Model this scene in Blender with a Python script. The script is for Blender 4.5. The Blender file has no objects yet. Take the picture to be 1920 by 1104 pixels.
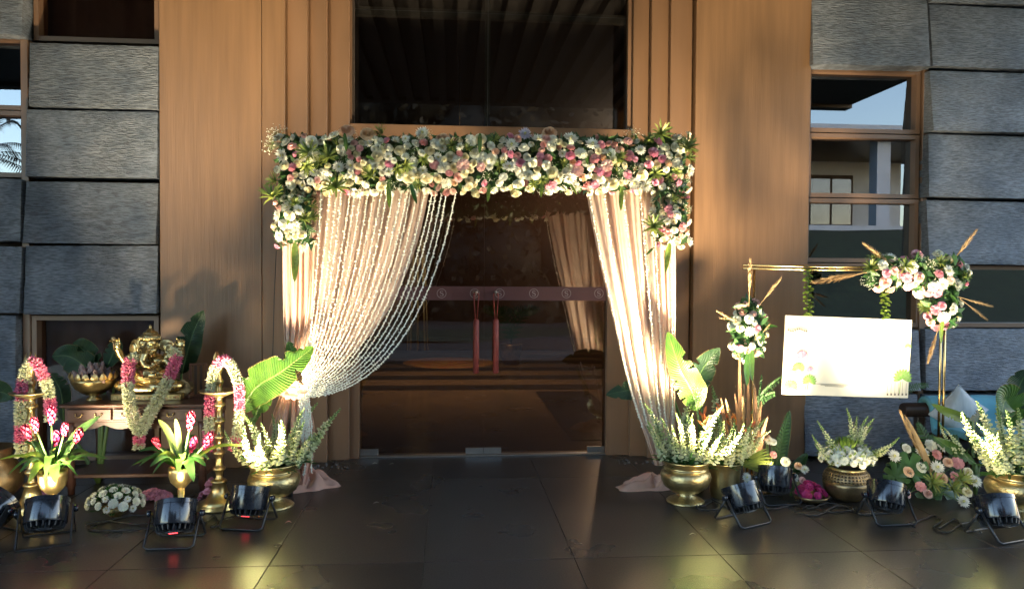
import bpy, math, random
from mathutils import Vector, Matrix, noise
from math import sin, cos, pi, radians as rad, sqrt, atan2

SC = bpy.context.scene
C = SC.collection
rnd = random.Random(11)

# ------------------------------------------------------------------ camera
FPX = 1387.0
CAM = Vector((0, -6.2, 1.5))
cd = bpy.data.cameras.new('camera')
cam = bpy.data.objects.new('camera', cd); C.objects.link(cam)
cd.sensor_width = 36; cd.lens = FPX / 1920 * 36; cd.clip_start = 0.05; cd.clip_end = 800
ROT = (Matrix.Rotation(rad(-4.67), 4, 'Z') @ Matrix.Rotation(rad(90 - 1.32), 4, 'X') @ Matrix.Rotation(rad(0.35), 4, 'Z'))
cam.matrix_world = Matrix.Translation(CAM) @ ROT
SC.camera = cam

# ------------------------------------------------------------------ dusk sky, sun, exposure
SUN_EL, SUN_AZ = 18.0, 60.0
world = bpy.data.worlds.new('World'); SC.world = world; world.use_nodes = True
nt = world.node_tree; nt.nodes.clear()
sky = nt.nodes.new('ShaderNodeTexSky'); sky.sky_type = 'NISHITA'; sky.sun_disc = False
sky.sun_elevation = rad(SUN_EL); sky.sun_rotation = rad(SUN_AZ)
bg = nt.nodes.new('ShaderNodeBackground'); bg.inputs['Strength'].default_value = 0.15
wo = nt.nodes.new('ShaderNodeOutputWorld')
nt.links.new(sky.outputs[0], bg.inputs[0]); nt.links.new(bg.outputs[0], wo.inputs[0])
sd = bpy.data.lights.new('sun', 'SUN'); sd.energy = 0.04; sd.angle = rad(2); sd.color = (1, .85, .65)
sun = bpy.data.objects.new('sun', sd); C.objects.link(sun)
_az = rad(SUN_AZ)
sun.rotation_euler = Vector((sin(_az) * cos(rad(SUN_EL)), cos(_az) * cos(rad(SUN_EL)), sin(rad(SUN_EL)))).to_track_quat('Z', 'Y').to_euler()
sun.location = (6, 10, 12)
SC.view_settings.view_transform = 'Standard'; SC.view_settings.look = 'None'
SC.view_settings.gamma = 1; SC.view_settings.use_curve_mapping = False
SC.view_settings.exposure = 2.85
SC.cycles.max_bounces = 8; SC.cycles.transparent_max_bounces = 24
SC.cycles.caustics_reflective = False; SC.cycles.caustics_refractive = False
SC.cycles.sample_clamp_indirect = 4.0
SC.cycles.use_denoising = True

# ------------------------------------------------------------------ helpers
def ray(px, py):
    return (ROT @ Vector(((px - 960) / FPX, -(py - 552) / FPX, -1, 0))).to_3d()
def at(px, py, Y):
    d = ray(px, py); return CAM + d * ((Y - CAM.y) / d.y)
def gr(px, py, z=0.0):
    d = ray(px, py); return CAM + d * ((z - CAM.z) / d.z)
def rect(px0, py0, px1, py1, Y):
    xm, ym = (px0 + px1) / 2, (py0 + py1) / 2
    return at(px0, ym, Y).x, at(px1, ym, Y).x, at(xm, py1, Y).z, at(xm, py0, Y).z
def lerp(a, b, t): return a + (b - a) * t
def spl(pts, t):
    """Catmull-Rom through pts, t in 0..1"""
    n = len(pts) - 1; k = min(int(t * n), n - 1); f = t * n - k
    p = [Vector(pts[max(0, min(n, k + i))]) for i in (-1, 0, 1, 2)]
    return .5 * ((2 * p[1]) + (p[2] - p[0]) * f + (2 * p[0] - 5 * p[1] + 4 * p[2] - p[3]) * f * f + (3 * p[1] - p[0] - 3 * p[2] + p[3]) * f ** 3)
def frame_of(z, hint=None):
    z = Vector(z).normalized(); h = Vector(hint or (0, 0, 1))
    if abs(z.dot(h.normalized())) > .98: h = Vector((1, 0, 0))
    x = h.cross(z).normalized(); y = z.cross(x)
    return Matrix((x, y, z)).transposed()

class M:
    def __init__(s): s.v = []; s.f = []; s.m = []; s.uv = {}
    def add(s, vs, fs, mi=0):
        o = len(s.v); s.v += [Vector(p) for p in vs]
        for f in fs: s.f.append([i + o for i in f]); s.m.append(mi)
        return s
    def box(s, x0, x1, y0, y1, z0, z1, mi=0, bev=0.0):
        if bev <= 0:
            vs = [(x, y, z) for z in (z0, z1) for y in (y0, y1) for x in (x0, x1)]
            return s.add(vs, [(0, 2, 3, 1), (4, 5, 7, 6), (0, 1, 5, 4), (2, 6, 7, 3), (0, 4, 6, 2), (1, 3, 7, 5)], mi)
        b = bev; vs = []; idx = {}
        X = (x0, x1); Y = (y0, y1); Z = (z0, z1)
        for i in (0, 1):
            for j in (0, 1):
                for k in (0, 1):
                    sx, sy, sz = (1 - 2 * i), (1 - 2 * j), (1 - 2 * k)
                    for a in range(3):
                        p = [X[i] + sx * b, Y[j] + sy * b, Z[k] + sz * b]
                        p[a] = (X[i], Y[j], Z[k])[a]
                        idx[i, j, k, a] = len(vs); vs.append(p)
        fs = []
        for e in (0, 1):
            q = [(e, 0, 0), (e, 1, 0), (e, 1, 1), (e, 0, 1)]; q = q if e else q[::-1]
            fs.append([idx[c + (0,)] for c in q])
            q = [(0, e, 0), (0, e, 1), (1, e, 1), (1, e, 0)]; q = q if e else q[::-1]
            fs.append([idx[c + (1,)] for c in q])
            q = [(0, 0, e), (1, 0, e), (1, 1, e), (0, 1, e)]; q = q if e else q[::-1]
            fs.append([idx[c + (2,)] for c in q])
        for a in range(3):
            o1, o2 = [d for d in range(3) if d != a]
            for p in (0, 1):
                for q in (0, 1):
                    c0 = [0, 0, 0]; c0[o1] = p; c0[o2] = q; c1 = list(c0); c1[a] = 1
                    f = [idx[tuple(c0) + (o1,)], idx[tuple(c0) + (o2,)], idx[tuple(c1) + (o2,)], idx[tuple(c1) + (o1,)]]
                    fs.append(f if True else f[::-1])
        for i in (0, 1):
            for j in (0, 1):
                for k in (0, 1): fs.append([idx[i, j, k, a] for a in range(3)])
        return s.add(vs, fs, mi)
    def tube(s, pts, r, seg=8, mi=0, cap=True, flat=1.0):
        pts = [Vector(p) for p in pts]; n = len(pts)
        if not isinstance(r, (list, tuple)): r = [r] * n
        vs = []; fs = []; up = None
        for i, p in enumerate(pts):
            t = (pts[min(i + 1, n - 1)] - pts[max(i - 1, 0)]).normalized()
            if up is None:
                up = Vector((0, 0, 1)) if abs(t.z) < .9 else Vector((1, 0, 0))
            x = (up - t * up.dot(t)).normalized(); y = t.cross(x); up = x
            for k in range(seg):
                a = 2 * pi * k / seg; vs.append(p + (x * cos(a) + y * sin(a) * flat) * r[i])
        for i in range(n - 1):
            for k in range(seg):
                k2 = (k + 1) % seg
                fs.append((i * seg + k, i * seg + k2, (i + 1) * seg + k2, (i + 1) * seg + k))
        if cap:
            fs.append(list(range(seg))[::-1]); fs.append([(n - 1) * seg + k for k in range(seg)])
        return s.add(vs, fs, mi)
    def lathe(s, prof, seg=32, c=(0, 0, 0), mi=0, cap=True, rip=None):
        c = Vector(c); vs = []; fs = []; n = len(prof)
        for i, (r, z) in enumerate(prof):
            for k in range(seg):
                a = 2 * pi * k / seg
                rr = r * (1 + rip(i, a)) if rip else r
                vs.append(c + Vector((cos(a) * rr, sin(a) * rr, z)))
        for i in range(n - 1):
            for k in range(seg):
                k2 = (k + 1) % seg
                fs.append((i * seg + k, i * seg + k2, (i + 1) * seg + k2, (i + 1) * seg + k))
        if cap:
            fs.append(list(range(seg))[::-1]); fs.append([(n - 1) * seg + k for k in range(seg)])
        return s.add(vs, fs, mi)
    def ell(s, c, r, seg=12, rings=8, mi=0, rot=None):
        c = Vector(c); vs = []; fs = []
        def tr(p):
            p = Vector((p[0] * r[0], p[1] * r[1], p[2] * r[2])); return c + (rot @ p if rot else p)
        vs.append(tr((0, 0, -1)))
        for i in range(1, rings):
            th = pi * i / rings
            for k in range(seg):
                a = 2 * pi * k / seg; vs.append(tr((sin(th) * cos(a), sin(th) * sin(a), -cos(th))))
        vs.append(tr((0, 0, 1))); L = len(vs) - 1
        for k in range(seg): fs.append((0, 1 + (k + 1) % seg, 1 + k))
        for i in range(rings - 2):
            for k in range(seg):
                a = 1 + i * seg; k2 = (k + 1) % seg
                fs.append((a + k, a + k2, a + seg + k2, a + seg + k))
        a = 1 + (rings - 2) * seg
        for k in range(seg): fs.append((a + k, a + (k + 1) % seg, L))
        return s.add(vs, fs, mi)
    def bud(s, p, d, ln, w, mi=0):
        """small six-sided-free bud: stretched octahedron along d"""
        B = frame_of(d); p = Vector(p)
        vs = [p] + [p + B @ Vector((cos(a) * w, sin(a) * w, ln * .45)) for a in (0, pi / 2, pi, 3 * pi / 2)] + [p + B @ Vector((0, 0, ln))]
        return s.add(vs, [(0, 2, 1), (0, 3, 2), (0, 4, 3), (0, 1, 4), (1, 2, 5), (2, 3, 5), (3, 4, 5), (4, 1, 5)], mi)
    def blade(s, pts, width, up=(0, -1, 0), fold=.25, mi=0, n=10, prof=None, tear=0, wav=0, across=2):
        """leaf along a spline: width(t) profile, folded along its midrib"""
        up = Vector(up); vs = []; fs = []; o0 = len(s.v)
        cuts = [(rnd.uniform(.15, .92), rnd.choice((-1, 1)), rnd.uniform(.25, .6)) for _ in range(6)] if tear else []
        prof = prof or (lambda t: (sin(pi * min(1, t * .94 + .06)) ** .7) * (1 - .25 * t))
        ca = [(-1 + i / across) for i in range(2 * across + 1)]
        for i in range(n + 1):
            t = i / n; p = spl(pts, t)
            tg = (spl(pts, min(1, t + .03)) - spl(pts, max(0, t - .03))).normalized()
            sd = tg.cross(up).normalized(); nn = sd.cross(tg)
            w = width * .5 * prof(t)
            for c in ca:
                ww = w
                if tear and abs(c) > .9: ww = w * (1 - tear * rnd.random() * .4)
                for ct, cs_, cd in cuts:
                    if abs(t - ct) < .6 / n and c * cs_ > .6: ww *= 1 - cd * abs(c)
                s.uv[o0 + len(vs)] = (c, t)
                vs.append(p + sd * c * ww + nn * (abs(c) * ww * fold + wav * sin(t * 17 + c * 3) * abs(c)))
        m = len(ca)
        for i in range(n):
            for k in range(m - 1):
                fs.append((i * m + k, i * m + k + 1, (i + 1) * m + k + 1, (i + 1) * m + k))
        return s.add(vs, fs, mi)
    def grid(s, fn, nu, nv, mi=0, wrap=False):
        vs = [fn(i / nu, j / nv) for j in range(nv + 1) for i in range(nu + 1)]
        fs = [(j * (nu + 1) + i, j * (nu + 1) + i + 1, (j + 1) * (nu + 1) + i + 1, (j + 1) * (nu + 1) + i) for j in range(nv) for i in range(nu)]
        return s.add(vs, fs, mi)
    def mesh(s, name, mats, smooth=True, off=None):
        me = bpy.data.meshes.new(name)
        vs = [v - off for v in s.v] if off is not None else s.v
        me.from_pydata([tuple(v) for v in vs], [], s.f)
        for m in (mats if isinstance(mats, (list, tuple)) else [mats]): me.materials.append(m)
        me.polygons.foreach_set('material_index', s.m)
        me.polygons.foreach_set('use_smooth', [smooth] * len(s.f))
        if s.uv:
            at_ = me.attributes.new('leafuv', 'FLOAT_VECTOR', 'POINT'); flat = []
            for i in range(len(s.v)): a, b = s.uv.get(i, (0, 0)); flat += [a, b, 0]
            at_.data.foreach_set('vector', flat)
        me.update(); return me

def wloc(o):
    p = Vector((0, 0, 0))
    while o: p = p + o.location; o = o.parent
    return p
def obj(name, m, mats, parent=None, smooth=True, world=True, sharp=None):
    """one mesh object; vertices given in world coordinates are stored relative to the thing"""
    off = wloc(parent) if (parent and world) else None
    me = m if isinstance(m, bpy.types.Mesh) else m.mesh(name, mats, smooth, off)
    o = bpy.data.objects.new(name, me); C.objects.link(o)
    if parent: o.parent = parent
    if sharp is not None:
        import bmesh
        bm = bmesh.new(); bm.from_mesh(me); bmesh.ops.recalc_face_normals(bm, faces=bm.faces); bm.to_mesh(me); bm.free()
        me.set_sharp_from_angle(angle=rad(sharp))
    return o
def tag(o, label=None, cat=None, group=None, kind=None):
    if label: o['label'] = label
    if cat: o['category'] = cat
    if group: o['group'] = group
    if kind: o['kind'] = kind
    return o
def thing(name, label, cat, loc=(0, 0, 0), group=None, rz=0):
    o = bpy.data.objects.new(name, None); C.objects.link(o); o.empty_display_size = .1
    o.location = loc; o.rotation_euler = (0, 0, rz); return tag(o, label, cat, group)
def put(name, me, parent, pos, nrm=(0, 0, 1), sc=1.0, spin=None, hint=None):
    """instance of shared mesh data as a part: its +Z along nrm"""
    o = bpy.data.objects.new(name, me); C.objects.link(o); o.parent = parent
    R = frame_of(nrm, hint).to_4x4() @ Matrix.Rotation(rnd.uniform(0, 2 * pi) if spin is None else spin, 4, 'Z')
    if not isinstance(sc, (tuple, list)): sc = (sc, sc, sc)
    o.matrix_basis = Matrix.Translation(Vector(pos) - wloc(parent)) @ R @ Matrix.Diagonal((*sc, 1))
    return o
def copy_tree(o, parent=None):
    c = o.copy(); C.objects.link(c); c.parent = parent
    for ch in [x for x in C.objects if x.parent == o]: copy_tree(ch, c)
    return c

# ------------------------------------------------------------------ materials
def nodes(name):
    m = bpy.data.materials.new(name); m.use_nodes = True
    t = m.node_tree; t.nodes.clear()
    return m, t, (lambda k: t.nodes.new(k)), t.links.new
def mat(name, col, rough=.5, metal=0.0, var=.0, vscale=8, bump=0, bscale=60, bstretch=(1, 1, 1), col2=None, spec=.5, trans=0, objvar=0, hue=0, coat=0, bdist=.01, emit=None):
    m, t, N, L = nodes(name)
    out = N('ShaderNodeOutputMaterial'); b = N('ShaderNodeBsdfPrincipled')
    b.inputs['Roughness'].default_value = rough; b.inputs['Metallic'].default_value = metal
    b.inputs['Specular IOR Level'].default_value = spec; b.inputs['Coat Weight'].default_value = coat
    tc = N('ShaderNodeTexCoord'); cs = None
    col = (*col, 1)
    if var or col2:
        nz = N('ShaderNodeTexNoise'); nz.inputs['Scale'].default_value = vscale; nz.inputs['Detail'].default_value = 5
        mp = N('ShaderNodeMapping'); mp.inputs['Scale'].default_value = bstretch
        L(tc.outputs['Object'], mp.inputs['Vector']); L(mp.outputs[0], nz.inputs['Vector'])
        rp = N('ShaderNodeValToRGB'); c2 = (*col2, 1) if col2 else tuple(c * (1 - var) for c in col[:3]) + (1,)
        rp.color_ramp.elements[0].color = c2; rp.color_ramp.elements[1].color = col
        rp.color_ramp.elements[0].position = .35; rp.color_ramp.elements[1].position = .65
        L(nz.outputs[0], rp.inputs[0]); cs = rp.outputs[0]
    if objvar or hue:
        oi = N('ShaderNodeObjectInfo'); hs = N('ShaderNodeHueSaturation')
        mr = N('ShaderNodeMapRange'); mr.inputs[3].default_value = 1 - objvar; mr.inputs[4].default_value = 1 + objvar
        L(oi.outputs['Random'], mr.inputs[0]); L(mr.outputs[0], hs.inputs['Value'])
        if hue:
            mu = N('ShaderNodeMath'); mu.operation = 'MULTIPLY'; mu.inputs[1].default_value = 7.31
            fr = N('ShaderNodeMath'); fr.operation = 'FRACT'; m2 = N('ShaderNodeMapRange')
            m2.inputs[3].default_value = .5 - hue; m2.inputs[4].default_value = .5 + hue
            L(oi.outputs['Random'], mu.inputs[0]); L(mu.outputs[0], fr.inputs[0]); L(fr.outputs[0], m2.inputs[0]); L(m2.outputs[0], hs.inputs['Hue'])
        if cs: L(cs, hs.inputs['Color'])
        else: hs.inputs['Color'].default_value = col
        cs = hs.outputs[0]
    if cs: L(cs, b.inputs['Base Color'])
    else: b.inputs['Base Color'].default_value = col
    if bump:
        nb = N('ShaderNodeTexNoise'); nb.inputs['Scale'].default_value = bscale; nb.inputs['Detail'].default_value = 6
        mp2 = N('ShaderNodeMapping'); mp2.inputs['Scale'].default_value = bstretch
        L(tc.outputs['Object'], mp2.inputs['Vector']); L(mp2.outputs[0], nb.inputs['Vector'])
        bp = N('ShaderNodeBump'); bp.inputs['Strength'].default_value = bump; bp.inputs['Distance'].default_value = bdist
        L(nb.outputs[0], bp.inputs['Height']); L(bp.outputs[0], b.inputs['Normal'])
    if emit:
        b.inputs['Emission Color'].default_value = (*emit[:3], 1); b.inputs['Emission Strength'].default_value = emit[3]
    if trans:
        tr = N('ShaderNodeBsdfTranslucent'); mx = N('ShaderNodeMixShader'); mx.inputs[0].default_value = trans
        if cs: L(cs, tr.inputs[0])
        else: tr.inputs[0].default_value = col
        L(b.outputs[0], mx.inputs[1]); L(tr.outputs[0], mx.inputs[2]); L(mx.outputs[0], out.inputs[0])
    else: L(b.outputs[0], out.inputs[0])
    return m
def glass(name, tint, refl, edge=.6):
    """architectural pane: tinted transparency with a mirror reflection that grows at grazing angles"""
    m, t, N, L = nodes(name)
    out = N('ShaderNodeOutputMaterial'); tr = N('ShaderNodeBsdfTransparent'); gl = N('ShaderNodeBsdfGlossy'); mx = N('ShaderNodeMixShader')
    tr.inputs[0].default_value = (*tint, 1); gl.inputs['Roughness'].default_value = .0; gl.inputs[0].default_value = (.95, .97, 1, 1)
    lw = N('ShaderNodeLayerWeight'); lw.inputs[0].default_value = .25
    mr = N('ShaderNodeMapRange'); mr.inputs[3].default_value = refl; mr.inputs[4].default_value = edge
    L(lw.outputs['Fresnel'], mr.inputs[0]); L(mr.outputs[0], mx.inputs[0])
    L(tr.outputs[0], mx.inputs[1]); L(gl.outputs[0], mx.inputs[2]); L(mx.outputs[0], out.inputs[0])
    return m
def sheer(name, col, clear):
    m, t, N, L = nodes(name)
    out = N('ShaderNodeOutputMaterial'); d = N('ShaderNodeBsdfDiffuse'); tl = N('ShaderNodeBsdfTranslucent'); tr = N('ShaderNodeBsdfTransparent')
    d.inputs[0].default_value = (*col, 1); tl.inputs[0].default_value = (*col, 1)
    a = N('ShaderNodeMixShader'); a.inputs[0].default_value = .4; b = N('ShaderNodeMixShader')
    tc = N('ShaderNodeTexCoord'); nz = N('ShaderNodeTexNoise'); nz.inputs['Scale'].default_value = 9
    mr = N('ShaderNodeMapRange'); mr.inputs[3].default_value = clear - .15; mr.inputs[4].default_value = clear + .15
    L(tc.outputs['Object'], nz.inputs[0]); L(nz.outputs[0], mr.inputs[0]); L(mr.outputs[0], b.inputs[0])
    L(d.outputs[0], a.inputs[1]); L(tl.outputs[0], a.inputs[2]); L(a.outputs[0], b.inputs[1]); L(tr.outputs[0], b.inputs[2]); L(b.outputs[0], out.inputs[0])
    return m

K = {}
K['wood'] = mat('brown_panel_paint', (.205, .112, .056), .40, var=.17, vscale=9, bstretch=(2.2, 2.2, .13), bump=.15, bscale=34, objvar=.04)
K['woodjamb'] = mat('brown_jamb_paint', (.20, .11, .06), .4, var=.12, vscale=5, bstretch=(2, 2, .2), bump=.06, bscale=40)
K['frame'] = mat('window_frame_brown', (.20, .115, .07), .38, var=.1, vscale=6)
K['stone'] = None
K['cloth'] = mat('room_curtain_cloth', (.13, .08, .068), .9, var=.2, vscale=4)
K['granite'] = mat('black_granite', (.022, .0205, .0195), .27, var=.3, vscale=90, bump=.02, bscale=8, bdist=.02, objvar=.12, spec=.36)
K['grout'] = mat('grout', (.13, .12, .11), .8, var=.2, vscale=30)
K['asphalt'] = mat('asphalt', (.05, .05, .052), .85, var=.3, vscale=20, bump=.3, bscale=150)
K['grass'] = mat('grass', (.022, .04, .018), .9, var=.4, vscale=3, bump=.6, bscale=80)
K['white'] = mat('dusk_tinted_white', (.42, .49, .60), .7, var=.06, vscale=2)  # white walls with the blue dusk light put into their colour
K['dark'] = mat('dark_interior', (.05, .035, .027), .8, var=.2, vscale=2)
K['soffit'] = mat('soffit_slats', (.06, .05, .042), .6, var=.2, vscale=4)
K['intwall'] = mat('interior_wall', (.19, .12, .085), .7, var=.2, vscale=1.5)
K['intfloor'] = mat('interior_marble', (.20, .14, .085), .18, var=.25, vscale=2.5)
K['intdark'] = mat('interior_dark_marble', (.04, .03, .022), .18, var=.25, vscale=2.5)
K['doorglass'] = glass('door_glass', (.66, .58, .5), .065)
K['winglass'] = glass('window_glass', (.25, .27, .28), .14, .5)
K['transglass'] = glass('transom_glass', (.6, .57, .53), .08)
K['roomglass'] = glass('dim_room_glass', (.8, .74, .7), .012, .3)
K['steelgrey'] = mat('grey_bar', (.20, .21, .23), .5, var=.1)
K['maroon'] = mat('maroon_strip', (.12, .05, .05), .5, var=.08)
K['ivory'] = mat('logo_print', (.33, .27, .26), .6, var=.05)
K['leather'] = mat('handle_leather', (.36, .065, .05), .45, var=.25, vscale=30, bump=.15, bscale=120)
K['steel'] = mat('brushed_steel', (.45, .44, .42), .35, 1.0, var=.1)
K['black'] = mat('black_lamp_paint', (.016, .018, .024), .14, var=.2, vscale=20, spec=.6)
K['blackmatte'] = mat('black_bracket', (.02, .02, .022), .45, var=.2, vscale=30)
K['rubber'] = mat('cable_rubber', (.015, .015, .015), .5, var=.2)
K['lens'] = mat('lit_lens', (.9, .8, .6), .2, emit=(1, .82, .5, 6))
K['led'] = mat('red_display', (.2, .01, .01), .4, emit=(1, .05, .06, 1.0))
K['label'] = mat('lamp_sticker', (.55, .5, .25), .6, var=.1)
K['brass'] = mat('aged_brass', (.62, .47, .21), .30, .92, var=.35, vscale=14, bump=.12, bscale=60, objvar=.06)
K['hammered'] = mat('hammered_brass', (.58, .46, .22), .33, .92, var=.35, vscale=22, bump=.5, bscale=75, bdist=.008, objvar=.06)
K['dbrass'] = mat('dull_bronze', (.30, .21, .11), .38, .85, var=.4, vscale=16, bump=.2, bscale=50)
K['gold'] = mat('gilt_rod', (.72, .5, .22), .22, 1.0, var=.1, vscale=10)
K['idol'] = mat('polished_brass_idol', (.66, .50, .22), .26, .9, var=.4, vscale=18, bump=.1, bscale=70)
K['teak'] = mat('table_wood', (.10, .040, .022), .38, var=.35, vscale=9, bstretch=(.3, 2, 2), bump=.08, bscale=60)
K['darkwood'] = mat('dark_rail_wood', (.045, .027, .02), .35, var=.3, vscale=10, bstretch=(.3, 2, 2))
K['teal'] = mat('teal_cushion', (.13, .36, .43), .85, var=.12, vscale=14, bump=.2, bscale=220)
K['pillow'] = mat('grey_white_pillow', (.50, .53, .55), .9, var=.22, vscale=26, bstretch=(1, 1, .15), bump=.25, bscale=90)
K['sheer'] = sheer('peach_sheer', (.82, .62, .51), .16)
K['sheer2'] = sheer('peach_sheer_tail', (.78, .50, .40), .12)
K['jas'] = mat('jasmine_white', (.90, .89, .78), .6, trans=.15, objvar=.04)
K['thread'] = mat('jasmine_thread', (.5, .48, .34), .8)
def petal(n, c, **k): return mat(n, c, .6, trans=.22, objvar=k.pop('ov', .1), hue=k.pop('hue', .012), var=.12, vscale=1.5, **k)
K['cream'] = petal('petal_cream', (.82, .76, .53)); K['pwhite'] = petal('petal_white', (.80, .80, .68)); K['peach'] = petal('petal_peach', (.80, .55, .37))
K['pink'] = petal('petal_pink', (.73, .33, .42)); K['coral'] = petal('petal_coral', (.75, .36, .35)); K['blush'] = petal('petal_blush', (.80, .52, .46))
K['mum'] = petal('petal_mum_white', (.82, .82, .74)); K['lilac'] = petal('petal_lilac', (.52, .50, .62)); K['magenta'] = petal('petal_magenta', (.60, .04, .16))
K['ginger'] = petal('petal_red_ginger', (.34, .005, .045), col2=(.42, .02, .09)); K['yolk'] = mat('mum_centre', (.6, .55, .2), .8)
K['green'] = mat('leaf_green', (.055, .14, .03), .42, var=.35, vscale=9, trans=.25, objvar=.2, hue=.02)
K['dgreen'] = mat('leaf_dark', (.045, .11, .033), .4, var=.35, vscale=9, trans=.15, objvar=.2)
K['lime'] = mat('leaf_lime', (.20, .30, .045), .45, var=.4, vscale=12, trans=.3, objvar=.15)
K['varieg'] = mat('leaf_variegated', (.36, .38, .09), .5, trans=.25, objvar=.2, col2=(.07, .14, .03), vscale=1.2)
K['stalk'] = mat('stalk_green', (.10, .18, .05), .5, var=.2)
K['ban'] = mat('banana_leaf', (.065, .16, .016), .36, var=.45, vscale=26, bstretch=(1, 1, 1), trans=.35, objvar=.1)
K['band'] = mat('banana_leaf_dark', (.03, .075, .03), .36, var=.35, vscale=20, trans=.25, objvar=.15)
K['pampas'] = mat('dried_pampas', (.50, .34, .17), .9, var=.35, vscale=12, trans=.2, objvar=.1)
K['brownleaf'] = mat('dried_brown_leaf', (.28, .14, .06), .7, var=.4, vscale=12, trans=.1)
K['orange'] = petal('bract_orange', (.65, .19, .05))
K['spikebud'] = mat('spike_bud', (.74, .72, .50), .6, trans=.25, col2=(.52, .58, .27), vscale=3, objvar=.06)
K['spikegreen'] = mat('spike_green_bud', (.26, .36, .12), .6, trans=.2)
K['ggreen'] = mat('garland_cream', (.66, .63, .42), .7, trans=.1, col2=(.42, .45, .24), vscale=60)
K['gpink'] = mat('garland_pink', (.60, .07, .17), .7, trans=.1, col2=(.72, .24, .32), vscale=60)
K['lotus'] = mat('lotus_petal', (.46, .33, .26), .5, col2=(.36, .22, .22), vscale=14, trans=.1, objvar=.2, metal=.2)
K['gilt'] = mat('gilt_petal', (.62, .46, .20), .35, .7, objvar=.1)
K['board'] = mat('board_paper', (.74, .68, .54), .55, var=.03, vscale=3)
K['pr_pink'] = mat('print_pink', (.60, .22, .32), .6, var=.3, vscale=70); K['pr_green'] = mat('print_green', (.14, .30, .05), .6, col2=(.26, .40, .12), vscale=60)
K['pr_line'] = mat('print_grey', (.16, .13, .10), .6); K['pr_pale'] = mat('print_pale_pink', (.60, .30, .42), .6, var=.2, vscale=60)
K['pebble'] = mat('pebble', (.12, .11, .105), .7, var=.4, vscale=20)
K['rangoli'] = mat('rangoli_petals', (.30, .10, .03), .8, col2=(.30, .19, .05), vscale=7, objvar=.1)
K['bark'] = mat('bark', (.10, .075, .05), .9, var=.4, vscale=12, bump=.6, bscale=25)
K['treeleaf'] = mat('tree_leaf', (.012, .013, .008), .75, var=.4, vscale=1.2)

def leaf_mat(name, col, col2, rib, trans):
    m, t, N, L = nodes(name)
    out = N('ShaderNodeOutputMaterial'); b = N('ShaderNodeBsdfPrincipled'); b.inputs['Roughness'].default_value = .38
    a = N('ShaderNodeAttribute'); a.attribute_name = 'leafuv'; sp = N('ShaderNodeSeparateXYZ'); L(a.outputs['Vector'], sp.inputs[0])
    ab = N('ShaderNodeMath'); ab.operation = 'ABSOLUTE'; L(sp.outputs[0], ab.inputs[0])
    ph = N('ShaderNodeMath'); ph.operation = 'MULTIPLY_ADD'; ph.inputs[1].default_value = -.09; L(ab.outputs[0], ph.inputs[0]); L(sp.outputs[1], ph.inputs[2])
    fq = N('ShaderNodeMath'); fq.operation = 'MULTIPLY'; fq.inputs[1].default_value = 260; L(ph.outputs[0], fq.inputs[0])
    sn = N('ShaderNodeMath'); sn.operation = 'SINE'; L(fq.outputs[0], sn.inputs[0])
    f2 = N('ShaderNodeMath'); f2.operation = 'MULTIPLY'; f2.inputs[1].default_value = 61; L(ph.outputs[0], f2.inputs[0])
    s2 = N('ShaderNodeMath'); s2.operation = 'SINE'; L(f2.outputs[0], s2.inputs[0])
    sm = N('ShaderNodeMath'); sm.operation = 'MULTIPLY_ADD'; sm.inputs[1].default_value = .6; L(s2.outputs[0], sm.inputs[0]); L(sn.outputs[0], sm.inputs[2])
    tc = N('ShaderNodeTexCoord'); nz = N('ShaderNodeTexNoise'); nz.inputs['Scale'].default_value = 14; nz.inputs['Detail'].default_value = 6; L(tc.outputs['Object'], nz.inputs[0])
    mr = N('ShaderNodeMath'); mr.operation = 'MULTIPLY_ADD'; mr.inputs[1].default_value = .16; L(sm.outputs[0], mr.inputs[0]); L(nz.outputs[0], mr.inputs[2])
    rp = N('ShaderNodeValToRGB'); rp.color_ramp.elements[0].color = (*col2, 1); rp.color_ramp.elements[1].color = (*col, 1); rp.color_ramp.elements[0].position = .25; rp.color_ramp.elements[1].position = .75; L(mr.outputs[0], rp.inputs[0])
    md = N('ShaderNodeMapRange'); md.inputs[1].default_value = .05; md.inputs[2].default_value = .012; L(ab.outputs[0], md.inputs[0])
    mx = N('ShaderNodeMix'); mx.data_type = 'RGBA'; L(md.outputs[0], mx.inputs[0]); L(rp.outputs[0], mx.inputs[6]); mx.inputs[7].default_value = (*rib, 1)
    ed = N('ShaderNodeMapRange'); ed.inputs[1].default_value = .93; ed.inputs[2].default_value = 1.0; L(ab.outputs[0], ed.inputs[0])
    me_ = N('ShaderNodeMix'); me_.data_type = 'RGBA'; L(ed.outputs[0], me_.inputs[0]); L(mx.outputs[2], me_.inputs[6]); me_.inputs[7].default_value = (.20, .15, .05, 1)
    bp = N('ShaderNodeBump'); bp.inputs['Strength'].default_value = .35; bp.inputs['Distance'].default_value = .004; L(sm.outputs[0], bp.inputs['Height']); L(bp.outputs[0], b.inputs['Normal'])
    L(me_.outputs[2], b.inputs['Base Color']); tr = N('ShaderNodeBsdfTranslucent'); L(me_.outputs[2], tr.inputs[0])
    ms = N('ShaderNodeMixShader'); ms.inputs[0].default_value = trans; L(b.outputs[0], ms.inputs[1]); L(tr.outputs[0], ms.inputs[2]); L(ms.outputs[0], out.inputs[0]); return m
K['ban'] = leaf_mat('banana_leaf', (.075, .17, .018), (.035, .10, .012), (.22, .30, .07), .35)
K['band'] = leaf_mat('banana_leaf_dark', (.03, .075, .026), (.016, .045, .02), (.08, .14, .05), .22)
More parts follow.
